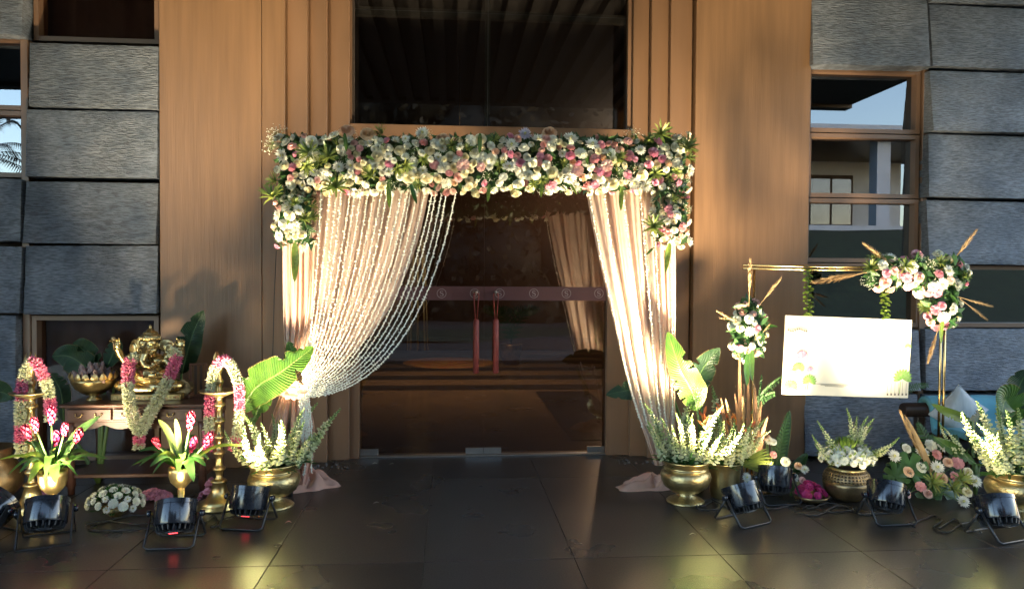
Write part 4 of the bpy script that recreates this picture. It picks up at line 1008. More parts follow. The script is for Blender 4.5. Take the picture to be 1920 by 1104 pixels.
for k in range(420):
    a = rnd.uniform(0, 6.28); el = rnd.uniform(0, 1.65); d = Vector((cos(a) * sin(el), sin(a) * sin(el), cos(el))); p = Vector((c.x, c.y, .05)) + Vector((d.x * .14, d.y * .11, d.z * .10)); fo.blade([p, p + d * .025, p + d * .045 + Vector((rnd.uniform(-.02, .02), 0, 0))], .016, (0, 0, 1), .2, 0, 2, across=1)
tag(obj('foliage', fo, K['green'], Wm), kind='stuff')
def petals(label, px, py, rx, ry, h, key, n=60, z0=.0, y=None):
    c = gr(px, py); m = M(); t = thing('petal_heap', label, 'flower petals', (c.x, c.y, z0))
    for k in range(n):
        a = rnd.uniform(0, 6.28); r = sqrt(rnd.random()); z = z0 + h * (1 - r * r) * rnd.uniform(.7, 1); kd = KINDS['cp']
        put('carnation', CARN[key], t, (c.x + cos(a) * rx * r, c.y + sin(a) * ry * r, z + .012), (cos(a) * r, sin(a) * r - .4, 1), rnd.uniform(.018, .028))
    return t
t, c = bowl(1520, 940, .12, .05, 'dark shallow bowl of magenta petals on the floor', 'dbrass')
petals('heap of magenta petals in the dark shallow bowl', 1520, 938, .09, .08, .07, 'magenta', 44, .04)
petals('pink petals scattered on the floor below the wooden table', 292, 935, .12, .06, .05, 'pink', 36)
petals('pink petals heaped around the base of the lamp beside the urn', 398, 936, .075, .05, .13, 'pink', 30)
petals('pink petals scattered beside the base of the leftmost lamp', 70, 935, .06, .05, .10, 'pink', 20)
# far left large brass pot, cut by the frame
c = gr(-22, 955); t = thing('brass_urn', 'large plain bronze urn cut off at the far left edge', 'urn', c)
obj('bowl', M().lathe([(.10, 0), (.11, .01), (.09, .03), (.12, .06), (.19, .14), (.20, .2), (.17, .28), (.13, .34), (.15, .40), (.14, .40), (.11, .33), (.01, .3)], 36, cap=False), K['dbrass'], t, world=False)

# ================================================================== OIL LAMPS WITH GARLANDS
def oil_lamp(px, py, label):
    c = gr(px, py); t = thing('oil_lamp', label, 'oil lamp', c, 'tall brass oil lamps')
    obj('base', M().lathe([(.135, 0), (.14, .012), (.12, .03), (.125, .036), (.085, .055), (.055, .10), (.04, .16), (.05, .165), (.05, .175), (.035, .185)], 36), K['brass'], t, world=False)
    st = [(.03, .185)]
    z = .185
    for k in range(5):
        st += [(.022, z + .01), (.020, z + .03), (.026, z + .05), (.040, z + .062), (.040, z + .072), (.026, z + .084), (.022, z + .10)]; z += .104
    obj('stem', M().lathe(st + [(.03, z + .01), (.05, z + .02)], 28), K['brass'], t, world=False)
    obj('oil_dish', M().lathe([(.03, z + .012), (.075, z + .03), (.115, z + .045), (.122, z + .055), (.115, z + .056), (.08, z + .043), (.02, z + .038)], 36, cap=False), K['brass'], t, world=False)
    z += .04
    obj('finial', M().lathe([(.025, z), (.03, z + .01), (.018, z + .03), (.026, z + .06), (.032, z + .075), (.02, z + .09), (.015, z + .12), (.026, z + .15), (.03, z + .165), (.015, z + .185), (.008, z + .215), (.003, z + .25)], 20), K['brass'], t, world=False)
    tp = M()
    for a in (0, 2.1, 4.2): tp.blade([(0, 0, z + .15), (cos(a) * .035, sin(a) * .035, z + .20), (cos(a) * .022, sin(a) * .022, z + .27)], .028, (cos(a), sin(a), 0), .2, 0, 4, across=1)
    obj('crest', tp, K['brass'], t, world=False)
    return t, c, z
def garland(label, pts, r=.048, bands=((.5, 0), (.5, 1)), name='garland'):
    pts = [Vector(p) for p in pts]; t = thing(name, label, 'garland', pts[0])
    N_ = 240; P = [spl(pts, i / N_) for i in range(N_ + 1)]; cum = [0]
    for a, b in zip(P, P[1:]): cum.append(cum[-1] + (b - a).length)
    Lt = cum[-1]; start = 0
    for frac, kind in bands:
        m = M(); s = start * Lt; e = min(1, start + frac) * Lt; start += frac
        while s < e:
            i = next((q for q in range(N_) if cum[q + 1] >= s), N_ - 1); p = P[i]; tg = (P[i + 1] - P[i]).normalized(); B_ = frame_of(tg)
            rr = r * rnd.uniform(.86, 1.06)
            for k in range(17):
                a = 2 * pi * k / 17 + rnd.uniform(-.2, .2); d = B_ @ Vector((cos(a), sin(a), rnd.uniform(-.35, .35)))
                m.bud(p + d * rr * .35, d, rr * .66 * rnd.uniform(.8, 1.15), rr * .15)
            s += r * .21
        obj('pink_band' if kind else 'cream_band', m, K['gpink' if kind else 'ggreen'], t, False)
    return t
gb = ((.10, 0), (.12, 1), (.14, 0), (.10, 1), (.06, 0), (.05, 0), (.11, 1), (.12, 0), (.12, 1), (.08, 0))
l1, c1, z1 = oil_lamp(60, 958, 'tall brass oil lamp at the far left beside the table')
Yl = c1.y - .03
garland('flower garland draped over the leftmost tall oil lamp', [at(40, 855, Yl), at(38, 790, Yl), at(42, 720, Yl), at(55, 682, Yl), at(68, 680, Yl), at(84, 712, Yl), at(93, 745, Yl), at(95, 790, Yl)], .040,
    ((.09, 0), (.1, 1), (.16, 0), (.12, 1), (.13, 0), (.14, 1), (.12, 0), (.1, 1), (.04, 0)))
l2, c2, z2 = oil_lamp(411, 950, 'tall brass oil lamp between the table and the urn')
Yl = c2.y - .03
garland('flower garland draped over the oil lamp beside the urn', [at(388, 845, Yl), at(392, 790, Yl), at(394, 730, Yl), at(404, 690, Yl), at(420, 674, Yl), at(436, 690, Yl), at(448, 730, Yl), at(448, 790, Yl), at(438, 842, Yl)], .038,
    ((.1, 1), (.09, 0), (.12, 1), (.14, 0), (.08, 1), (.13, 0), (.13, 1), (.15, 0), (.06, 1)))

# ================================================================== TABLE AND WHAT STANDS ON IT
YT0, YT1 = -.98, -.50
x0, x1 = at(118, 752, YT0).x, at(384, 752, YT0).x; zt = at(250, 757, YT0).z
T = thing('console_table', 'dark carved wooden console table with small brass drawer handles', 'table', ((x0 + x1) / 2, (YT0 + YT1) / 2, 0))
obj('tabletop', M().box(x0 - .02, x1 + .02, YT0 - .02, YT1 + .01, zt - .022, zt, bev=.006), K['teak'], T, False)
za = at(250, 792, YT0).z
obj('apron', M().box(x0, x1, YT0 + .02, YT1, za, zt - .023, bev=.003), K['teak'], T, False)
dw = (x1 - x0 - .06) / 3
for k in range(3):
    a = x0 + .02 + k * (dw + .01); d = obj('drawer', M().box(a, a + dw, YT0 + .004, YT0 + .019, za + .014, zt - .036, bev=.004), K['teak'], T, False)
    for f in (.28, .72):
        hx = a + dw * f; hz = (za + zt) / 2 - .006; hp_ = [(hx + .022 * cos(rad(q)), YT0 - .008, hz + .018 * sin(rad(q))) for q in range(180, 361, 20)]
        obj('handle', M().tube(hp_, .0035, 6).ell((hx - .022, YT0 - .002, hz + .002), (.007, .008, .007), 8, 6).ell((hx + .022, YT0 - .002, hz + .002), (.007, .008, .007), 8, 6), K['gold'], d)
for px in (x0 + .03, x1 - .03):
    for y in (YT0 + .04, YT1 - .03):
        obj('leg', M().tube([(px, y, 0), (px, y, .04), (px, y, .06), (px, y, za * .5), (px, y, za - .05), (px, y, za)], [.022, .022, .03, .022, .03, .032], 10), K['teak'], T)
obj('shelf', M().box(x0 + .01, x1 - .01, YT0 + .03, YT1 - .02, .11, .135, bev=.004), K['teak'], T, False)
obj('carved_skirt', M().grid(lambda u, v: (lerp(x0 + .04, x1 - .04, u), YT0 + .03, za - v * (.02 + .03 * abs(sin(u * pi * 4)))), 40, 2), K['teak'], T)
# lotus bowl
c = at(176, 748, -.78); c.z = zt; t = thing('lotus_bowl', 'brass pedestal bowl of dried lotus buds on the wooden table', 'bowl', c)
obj('body', M().lathe([(.05, 0), (.052, .008), (.03, .02), (.028, .03), (.07, .045), (.12, .085), (.142, .13), (.146, .15), (.138, .15), (.12, .11), (.01, .08)], 40, cap=False), K['brass'], t, world=False)
LB = thing('lotus_buds', 'cluster of dried lotus buds ringed with gilt petals in the pedestal bowl', 'flowers', c + Vector((0, 0, .13)))
def lotus_mesh():
    m = M()
    for k, (n, r0, h, w) in enumerate(((3, .10, 1.0, .42), (5, .22, .86, .5), (6, .34, .62, .5))):
        for j in range(n):
            a = 2 * pi * j / n + k * .5; o_ = Vector((cos(a), sin(a), 0)); m.blade([(0, 0, 0), o_ * r0 + Vector((0, 0, h * .45)), o_ * r0 * .75 + Vector((0, 0, h))], w, o_, -.5, 0, 6, across=2)
    return m.mesh('lotus_bud', K['lotus'])
LOT = lotus_mesh()
for k in range(20):
    a = k * 2.4; rr = sqrt((k + .5) / 20); put('lotus_bud', LOT, LB, c + Vector((cos(a) * rr * .115, sin(a) * rr * .10, .115 + .075 * (1 - rr * rr))), (cos(a) * rr * .7, sin(a) * rr * .5 - .1, 1), rnd.uniform(.075, .095))
for k in range(17):
    a = 2 * pi * k / 17; o_ = Vector((cos(a), sin(a), 0)); b = c + o_ * .135 + Vector((0, 0, .135))
    obj('gilt_petal', M().blade([b, b + o_ * .022 + Vector((0, 0, .03)), b + o_ * .012 + Vector((0, 0, .065))], .055, o_, -.3, 0, 5), K['gilt'], LB)
# elephant headed statue
c = at(284, 736, -.74); c.z = zt
S = thing('elephant_headed_statue', 'seated brass elephant headed deity statue with raised hand and flower garland', 'statue', c)
ph = .048
obj('pedestal', M().box(-.215, .215, -.10, .10, 0, ph, bev=.005).box(-.205, .205, -.104, -.1, .012, ph - .012), K['brass'], S, False, world=False)
cp = M()
for k in range(12): cp.box(-.19 + k * .033, -.172 + k * .033, -.108, -.1035, .017, ph - .017)
tag(obj('carving', cp, K['gold'], S, False, world=False), kind='stuff')
b = M(); q = 1.16
def E(x, y, z, a, b_, c_, rot=None): b.ell((x * q, y * q, z * q + ph), (a * q, b_ * q, c_ * q), 16, 12, rot=rot)
def Tb(pts, r): b.tube([Vector((x * q, y * q, z * q + ph)) for x, y, z in pts], [k * q for k in r], 12)
E(0, .01, .055, .14, .085, .058); E(.125, -.03, .045, .062, .06, .045); E(-.125, -.03, .045, .062, .06, .045)
Tb([(-.12, -.05, .04), (-.04, -.092, .038), (.05, -.098, .03)], [.04, .034, .022]); Tb([(.12, -.05, .04), (.05, -.085, .045), (-.03, -.085, .05)], [.04, .034, .022])
E(0, -.03, .125, .092, .085, .078); E(0, .0, .20, .080, .055, .055); E(-.045, -.045, .205, .04, .025, .03); E(.045, -.045, .205, .04, .025, .03)
E(0, -.02, .300, .050, .055, .058); E(-.021, -.056, .322, .026, .022, .026); E(.021, -.056, .322, .026, .022, .026); E(-.030, -.055, .276, .020, .022, .022); E(.030, -.055, .276, .020, .022, .022); E(0, -.062, .294, .020, .024, .03)
for s in (-1, 1):
    rt = Matrix.Rotation(s * rad(24), 3, 'Z')
    E(s * .083, .0, .300, .040, .0075, .044, rt); E(s * .098, -.004, .276, .026, .0065, .040, rt); E(s * .070, -.004, .325, .022, .0065, .02, rt)
    Tb([(s * .024, -.072, .258), (s * .040, -.108, .240)], [.008, .0035])
    E(s * .024, -.076, .300, .0075, .005, .0045)
Tb([(0, -.075, .285), (0, -.105, .25), (-.004, -.118, .215), (.012, -.124, .188), (.04, -.122, .178), (.058, -.118, .192), (.05, -.118, .204)], [.027, .023, .0195, .0175, .015, .0125, .011])
for s in (-1, 1):
    E(s * .095, 0, .225, .036, .036, .036)
    Tb([(s * .10, .01, .225), (s * .145, .015, .19), (s * .165, -.01, .245), (s * .172, -.03, .29)], [.03, .027, .022, .017])
    Tb([(s * .095, -.02, .21), (s * .125, -.05, .15), (s * .085, -.10, .135)], [.028, .025, .018])
    E(s * .174, -.034, .305, .02, .012, .022)
    for k in range(4):
        fx = s * (.160 + .009 * k); Tb([(fx, -.036, .318), (fx + s * .004 * (k - 1), -.040, .342 - .004 * abs(k - 1.3)), (fx + s * .006 * (k - 1), -.05 - .004 * k, .354 - .006 * k)], [.0062, .0055, .004])
    Tb([(s * .158, -.038, .30), (s * .146, -.05, .318), (s * .15, -.058, .33)], [.0065, .0058, .004])
    E(s * .075, -.112, .135, .021, .016, .018)
    for k in range(4): Tb([(s * (.075 - .008 * k), -.12, .14), (s * (.066 - .009 * k), -.134, .134), (s * (.064 - .009 * k), -.138, .12)], [.006, .0055, .0045])
S.scale = (1.10, 1.05, .95); body = obj('body', b, K['idol'], S, world=False)
md = body.modifiers.new('weld', 'REMESH'); md.mode = 'VOXEL'; md.voxel_size = .004; md.use_smooth_shade = True
md = body.modifiers.new('soft', 'SMOOTH'); md.iterations = 1; md.factor = .5
cr = M().lathe([(r_ * q, z_ * q + ph) for r_, z_ in ((.052, .338), (.057, .343), (.057, .352), (.050, .356), (.052, .364), (.046, .372), (.040, .376), (.041, .382), (.032, .392), (.022, .398), (.022, .403), (.012, .410), (.006, .416), (.010, .422), (.003, .436))], 28, c=(0, -.012, 0))
for k in range(11): a = rad(195 + k * 15); cr.ell((cos(a) * .056 * q, -.012 + sin(a) * .056 * q, .352 * q + ph), (.010, .006, .014), 8, 6)
obj('crown', cr, K['idol'], S, world=False)
orn = M()
for k in range(15):
    a = rad(200 + k * 10); orn.ell((cos(a) * .07 * q, -.062 * q - .025 * q * sin(pi * k / 14), (.225 + sin(a) * .055) * q + ph), (.008,) * 3, 8, 6)
tag(obj('necklace', orn, K['gold'], S, world=False), kind='stuff')
axe = M().tube([(-.178 * q, -.05 * q, .275 * q + ph), (-.182 * q, -.05 * q, .345 * q + ph)], .006, 6).ell((-.183 * q, -.05 * q, .348 * q + ph), (.015, .006, .018), 10, 8)
obj('hand_emblem', axe, K['dbrass'], S, world=False)
Yg = c.y - .17
garland('thick cream and pink garland hanging in a V from the statue', [at(258, 668, Yg + .05), at(243, 680, Yg), at(240, 715, Yg - .06), at(242, 745, -1.05), at(250, 785, -1.06), at(262, 810, -1.06), at(276, 785, -1.06), at(300, 742, -1.05), at(318, 705, Yg - .06), at(331, 668, Yg + .04), at(318, 658, Yg + .06)], .047,
    ((.05, 0), (.14, 1), (.34, 0), (.27, 0), (.14, 1), (.06, 0)))
garland('short pink tassel hanging from the point of the statue garland', [at(262, 810, -1.06), at(261, 824, -1.06), at(260, 842, -1.06)], .043, ((.2, 0), (.5, 1), (.3, 0)), 'garland_tassel')
# small things at the right end of the table
c = at(346, 752, -.72); c.z = zt; t = thing('brass_drum', 'small round brass drum shape beside the statue', 'ornament', c)
obj('body', M().tube([(0, -.05, .075), (0, .05, .075)], .05, 24).tube([(0, -.052, .075), (0, -.049, .075)], .06, 24), K['dbrass'], t, True, world=False, sharp=40); obj('stand', M().box(-.05, .05, -.05, .05, 0, .03, bev=.004), K['teak'], t, False, world=False)
c = at(372, 752, -.66); c.z = zt; t = thing('wooden_frame', 'small dark wooden frame standing at the end of the table', 'frame', c, rz=.3)
for (a0, a1, b0, b1) in ((-.06, -.045, 0, .24), (.045, .06, 0, .24), (-.045, .045, .225, .24), (-.045, .045, 0, .015)): obj('rail', M().box(a0, a1, -.01, .01, b0, b1), K['teak'], t, False, world=False)
for xx in (-.018, .018): obj('slat', M().box(xx - .009, xx + .009, -.006, .006, .015, .225), K['darkwood'], t, False, world=False)

# ================================================================== WELCOME SIGN STAND
YS = -1.15
sx0, sx1 = at(1409, 600, YS).x, at(1768, 600, YS).x; zs = at(1590, 502, YS).z
SS = thing('sign_stand', 'gilt double-rod stand with a long top rail carrying the welcome board', 'stand', ((sx0 + sx1) / 2, YS, 0))
for k, dx in enumerate((-.016, .016)):
    obj('post', M().tube([(sx1 + dx, YS, 0), (sx1 + dx, YS, zs)], .0085, 10), K['gold'], SS)
    obj('post', M().tube([(sx0 + dx, YS, 0), (sx0 + dx, YS, zs + .02)], .0085, 10), K['gold'], SS)
for dz in (-.010, .012):
    obj('top_rail', M().tube([(at(1391, 502, YS).x, YS - .019, zs + dz), (sx1 + .05, YS - .019, zs + dz - .012)], .0085, 10), K['gold'], SS)
for x in (sx0, sx1): obj('base_plate', M().box(x - .12, x + .12, YS - .10, YS + .10, 0, .012, bev=.003), K['gold'], SS, False)
# board hangs a touch lower at its right edge
YB = YS - .04
ctr = at(1588, 669, YB); e_ = (at(1706, 672, YB) - at(1470, 664, YB)); hw = e_.length / 2; u_ = e_.normalized(); w_ = Vector((-u_.z, 0, u_.x)); hh = (at(1588, 595, YB) - at(1588, 742, YB)).length / 2
BD = thing('welcome_board', 'cream welcome board printed with pink lotus flowers hanging from the gilt stand', 'sign', ctr)
def bp_(a, b, d=0): return ctr + u_ * a * hw + w_ * b * hh + Vector((0, -d, 0))
m = M(); vs = [bp_(a, b, d) for d in (-.006, .006) for b in (-1, 1) for a in (-1, 1)]
m.add(vs, [(0, 2, 3, 1), (4, 5, 7, 6), (0, 1, 5, 4), (2, 6, 7, 3), (0, 4, 6, 2), (1, 3, 7, 5)]); obj('panel', m, K['board'], BD, False)
def bpx(px, py, d=.0085): # a point printed on the board at its own (a,b)
    p = at(px, py, YB - .006) - ctr; return ctr + u_ * p.dot(u_) + w_ * p.dot(w_) + Vector((0, -d, 0))
pr = 1 / (FPX / (YB + 6.2))
def petal_flat(m, c0, ang, ln, wd, d, mi=0):
    dirv = u_ * cos(ang) + w_ * sin(ang); s = u_ * -sin(ang) + w_ * cos(ang); c0 = c0 + Vector((0, -d, 0)); pts = [c0]
    for t, k in ((.35, .8), (.65, 1), (.85, .6), (1, 0)): pts.append(c0 + dirv * ln * t + s * wd * k)
    for t, k in ((.85, .6), (.65, 1), (.35, .8)): pts.append(c0 + dirv * ln * t - s * wd * k)
    m.add(pts, [list(range(len(pts)))], mi)
def print_lotus(px, py, size, k1='pr_pink'):
    m = M(); c0 = bpx(px, py); n = 9
    for j in range(n):
        a = rad(12 + 156 * j / (n - 1)); petal_flat(m, c0, a, size * pr * (.8 + .25 * sin(a)), size * pr * .17, .0003 * (j % 3), j % 2)
    obj('lotus_print', m, [K[k1], K['pr_pale']], BD, False)
def print_pad(px, py, size):
    m = M(); c0 = bpx(px, py)
    for j in range(11):
        a = rad(-12 + 204 * j / 10); petal_flat(m, c0, a, size * pr * (.75 + .1 * sin(a) + .1 * abs(cos(a))), size * pr * .13, .0003 * (j % 2))
    obj('leaf_print', m, K['pr_green'], BD, False)
def print_line(a, b, w, k='pr_line', name='line_print'):
    p, q = bpx(*a), bpx(*b); d = (q - p).normalized(); s = Vector((-d.z, 0, d.x)) * w * pr * .5; obj(name, M().add([p - s, q - s, q + s, p + s], [(0, 1, 2, 3)]), K[k], BD, False)
for a, b in (((1503, 690), (1500, 728)), ((1518, 700), (1513, 730)), ((1512, 715), (1509, 732)), ((1485, 718), (1484, 728)), ((1688, 715), (1686, 738))): print_line(a, b, 1.4, 'pr_green', 'stem_print')
print_lotus(1503, 672, 16); print_lotus(1484, 708, 15); print_lotus(1518, 696, 9); print_pad(1497, 692, 16); print_pad(1517, 716, 18); print_pad(1482, 726, 18); print_pad(1692, 710, 24); print_lotus(1684, 680, 16, 'pr_pale'); print_pad(1702, 650, 9)
for k in range(9): print_line((1477 + k * 4.2, 617 + 2 * sin(k)), (1479.5 + k * 4.2, 620 + 2 * sin(k)), 2.6, 'pr_line', 'bunting_print')
for k in range(6): print_line((1664 + k * 7, 715 + 3 * (k % 2)), (1663 + k * 7, 738), .7); print_line((1662 + k * 7, 739), (1665 + k * 7, 739), 4, 'pr_line', 'bell_print')
for k in range(3): print_line((1530 + k * 8, 719 + k * 2), (1590 - k * 4, 721 + k * 2), .8)
def vine(label, px0, py0, px1, py1):
    p, q = at(px0, py0, YS - .045), at(px1, py1, YS - .05); t = thing('hanging_vine', label, 'plant', p); obj('stem', M().tube([p, lerp(p, q, .5) + Vector((.006, 0, 0)), q], .004, 5), K['stalk'], t)
    m = M(); n = 44
    for k in range(n):
        a = k * 2.4; s = lerp(p, q, (k + 1) / n); d = Vector((cos(a), sin(a) * .8 - .2, rnd.uniform(-.3, .5))); L_ = rnd.uniform(.03, .045)
        m.blade([s, s + d * L_ * .6, s + d * L_ - Vector((0, 0, .012))], .030, (0, -.4, 1), .15, 0, 4, lambda t: sin(pi * min(1, t * .9 + .1)) ** .5, across=1)
    tag(obj('leaves', m, K['lime'], t), kind='stuff'); return t
vine('trailing green vine hanging at the upper left corner of the welcome board', 1514, 503, 1516, 592)
vine('trailing green vine hanging below the flowers onto the welcome board', 1657, 508, 1661, 598)
# flower spray at the corner of the stand
FS = thing('flower_spray', 'white and pink blossoms with pampas at the corner of the gilt stand', 'flowers', at(1720, 530, YS))
def smix(px, py): return {'rb': 1.0, 'rw': 1.3, 'rk': .5, 'cp': .6, 'cb': .6, 'mw': 1.0, 'cw': .9, 'sp': .35, 'gb': .7, 'rc': .4, 'lf': .4}
def smass(parent, ells, mix, y0, tries, bulge=.13, sc=1.0, density=.78):
    placed = []
    for (cx, cy, rx, ry) in ells:
        for _ in range(tries):
            a, r = rnd.uniform(0, 2 * pi), sqrt(rnd.random()); ux, uy = cos(a) * r, sin(a) * r; px, py = cx + ux * rx, cy + uy * ry
            kd = wpick(mix(px, py)); nm, me, (ra, rb) = KINDS[kd]; s = rnd.uniform(ra, rb) * sc; rp = s * FPX / (y0 + 6.2) * density * (.6 if kd in ('sp', 'lf') else 1)
            if any((px - q[0]) ** 2 + (py - q[1]) ** 2 < (rp + q[2]) ** 2 for q in placed): continue
            placed.append((px, py, rp)); dep = sqrt(max(.05, 1 - ux * ux - uy * uy))
            put(nm, me, parent, at(px, py, y0 - bulge * dep), Vector((ux * .8 + rnd.uniform(-.3, .3), -dep - .2, -uy * .8 + rnd.uniform(-.2, .4))), s)
    fo = M()
    for (cx, cy, rx, ry) in ells:
        for _ in range(120):
            a, r = rnd.uniform(0, 2 * pi), sqrt(rnd.random()) * .95; p = at(cx + cos(a) * r * rx, cy + sin(a) * r * ry, y0 - bulge * .75 * rnd.random()); d = Vector((rnd.gauss(0, 1), rnd.gauss(0, .6) - .3, rnd.gauss(0, 1))).normalized(); s = d.cross(Vector((rnd.gauss(0, 1), 1, rnd.gauss(0, 1)))).normalized(); L_ = rnd.uniform(.035, .06)
            fo.add([p - d * L_, p + s * L_ * .38, p + d * L_, p - s * L_ * .38], [(0, 1, 2, 3)])
    tag(obj('foliage', fo, K['dgreen'], parent), kind='stuff')
smass(FS, [(1660, 512, 38, 32), (1712, 512, 42, 32), (1762, 520, 50, 46), (1790, 515, 28, 28), (1768, 575, 34, 42)], smix, YS - .03, 700, .13, .88, .66)
put('rose', ROSE['pink'], FS, at(1720, 478, YS - .08), (0, -1, .5), .045); put('leaf_sprig', SPRIG, FS, at(1696, 500, YS - .17), (0, -1, .3), .085)
def plume(parent, a, b, Y, k, wd=1.0):
    p, q = at(a[0], a[1], Y), at(b[0], b[1], Y - .03); L_ = (q - p).length; put('pampas_plume', PAMPAS[k % 3], parent, p, q - p, (L_ * wd, L_ * wd, L_))
for i, (a, b) in enumerate((((1690, 510), (1622, 455)), ((1650, 505), (1530, 526)), ((1640, 508), (1556, 522)), ((1778, 500), (1832, 434)), ((1790, 555), (1858, 572)), ((1800, 560), (1852, 598)), ((1764, 600), (1742, 678)))): plume(FS, a, b, YS - .1, i, .8)
for a, b, k in (((1768, 600), (1762, 640), 'lime'), ((1772, 590), (1790, 612), 'green')):
    p, q = at(*a, YS - .15), at(*b, YS - .17); put('long_leaf', LONG[k], FS, p, q - p, (q - p).length * 1.1, spin=0, hint=(0, 1, 0))
# spray on the left post
FL = thing('flower_spray', 'peach and white blossoms with upright pampas on the left post of the gilt stand', 'flowers', at(1405, 620, YS))
def lmix(px, py): return {'rb': 1.2, 'rp': .6, 'rw': .8, 'cp': .6, 'cb': .7, 'mw': .8, 'cw': .4, 'sp': .35, 'gb': .6, 'rc': .6, 'ml': .9 if py < 590 else .1, 'lf': .5}
smass(FL, [(1405, 610, 36, 34), (1402, 640, 32, 34), (1404, 585, 24, 24)], lmix, YS - .03, 700, .12, .78, .66)
for i, (a, b) in enumerate((((1404, 575), (1408, 488)), ((1418, 580), (1462, 520)), ((1392, 610), (1346, 582)), ((1395, 600), (1352, 596)), ((1425, 630), (1444, 608)))): plume(FL, a, b, YS - .12, i + 1, .8)
for a, b in (((1404, 655), (1398, 720)), ((1410, 655), (1408, 712))):
    p, q = at(*a, YS - .14), at(*b, YS - .16); put('long_leaf', LONG['green'], FL, p, q - p, (q - p).length * 1.05, spin=0, hint=(0, 1, 0))
# dried stems standing at the foot of the left post
DS = thing('dried_grass', 'brown dried palm blades and pampas standing behind the planter', 'dried plants', gr(1400, 915))
for i, (a, b) in enumerate((((1390, 860), (1377, 735)), ((1398, 860), (1386, 660)), ((1410, 860), (1415, 720)), ((1402, 860), (1402, 710)), ((1420, 860), (1428, 750)), ((1370, 850), (1352, 745)), ((1425, 850), (1440, 780)))):
    p, q = at(*a, YS - .1), at(*b, YS - .12); obj('dried_blade', M().blade([p, lerp(p, q, .5) + Vector((rnd.uniform(-.02, .02), 0, 0)), q], .035, (0, -1, 0), .4, 0, 8, across=1), K['brownleaf'], DS)
for k, (a, b) in enumerate((((1396, 830), (1392, 745)), ((1412, 830), (1424, 755)), ((1378, 830), (1360, 752)))): plume(DS, a, b, YS - .14, k, .7)
for px in (1395, 1404, 1413): obj('stem', M().tube([at(px, 900, YS - .06), at(px, 720, YS - .06)], .006, 6), K['pampas'], DS)
# feathery asparagus fern behind the board
def fern(parent, p, q, wd, key, n=16):
    m = M(); m.tube([p, lerp(p, q, .5) + Vector((0, 0, .02)), q], .003, 4)
    for k in range(n):
        t = (k + .5) / n; c0 = lerp(p, q, t) + Vector((0, 0, .02 * sin(pi * t)))
        for sg in (-1, 1):
            d = ((q - p).normalized() * .5 + Vector((0, rnd.uniform(-.4, .1), sg))).normalized() * wd * (1 - .6 * t)
            m.blade([c0, c0 + d * .6, c0 + d], wd * .2, (0, -1, 0), .1, 0, 3, across=1)
    return obj('frond', m, K[key], parent)
FN = thing('fern', 'thin green fern fronds reaching sideways behind the welcome board', 'plant', gr(1420, 915))
for a, b in (((1412, 760), (1466, 708)), ((1412, 765), (1452, 738)), ((1420, 770), (1428, 705)), ((1680, 740), (1740, 722)), ): fern(FN, at(*a, YS + .02), at(*b, YS), .05, 'dgreen')

# ================================================================== FLOOR FLOWER ARRANGEMENTS
def palm_leaf(parent, pts, w, key, n=22, name='palm_leaf'):
    m = M(); pts = [Vector(p) for p in pts]; m.tube([spl(pts, q / 6) for q in range(7)], .005, 5)
    for k in range(n):
        t = .12 + .86 * k / n; c0 = spl(pts, t); tg = (spl(pts, min(1, t + .03)) - spl(pts, t - .03)).normalized(); s = tg.cross(Vector((0, -1, .2))).normalized()
        for sg in (-1, 1):
            d = (tg * .8 + s * sg).normalized() * w * sin(pi * (t * .8 + .16)); m.blade([c0, c0 + d * .6, c0 + d - Vector((0, 0, .01))], .02, (0, -1, 0), .3, 0, 4, across=1)
    return obj(name, m, K[key], parent)
def monstera(parent, c0, nrm, r, key='dgreen', name='monstera_leaf'):
    m = M(); B_ = frame_of(nrm)
    n = 40; vs = [Vector(c0)]; fs = []
    for k in range(n + 1):
        a = lerp(-2.7, 2.7, k / n); notch = .55 if (k % 5 == 0 and abs(a) < 2.4 and k % 10 != 20) else 1.0
        rr = r * (1.0 + .25 * cos(a)) * notch; vs.append(Vector(c0) + B_ @ Vector((sin(a) * rr, cos(a) * rr, -.15 * rr * abs(sin(a)) - .06 * rr * sin(a * 6))))
    for k in range(n): fs.append((0, 1 + k, 2 + k))
    return obj(name, m.add(vs, fs), K[key], parent)
FA = thing('flower_arrangement', 'low floor arrangement of white, peach and coral blossoms on monstera leaves', 'flowers', gr(1780, 950))
b0 = gr(1780, 950)
spots = [(1676, 855, 'mw', .052), (1728, 848, 'mw', .055), (1700, 840, 'rw', .036), (1728, 876, 'rw', .04), (1704, 884, 'rp', .04), (1768, 836, 'mw', .055), (1756, 852, 'cc', .038), (1757, 876, 'mw', .055), (1778, 866, 'rp', .036), (1795, 868, 'cc', .044), (1766, 896, 'rp', .042), (1790, 894, 'cc', .038), (1815, 884, 'rc', .034), (1828, 902, 'mw', .052), (1814, 922, 'rc', .036), (1806, 940, 'mw', .05), (1726, 912, 'cc', .036), (1700, 925, 'rb', .034), (1745, 835, 'cw', .045), (1740, 925, 'rb', .034)]
for px, py, kd, r in spots:
    Y = lerp(-1.55, -1.25, min(1, max(0, (940 - py) / 110))) - .05; p = at(px, py, Y); put(KINDS[kd][0], KINDS[kd][1], FA, p, (rnd.uniform(-.3, .3), -1, .7), r * 1.0, spin=None)
    obj('stem', M().tube([p + Vector((0, .02, -.01)), lerp(p, Vector((b0.x, b0.y + .15, .03)), .5) + Vector((0, .05, .02)), Vector((b0.x, b0.y + .15, .03))], .0035, 5), K['stalk'], FA)
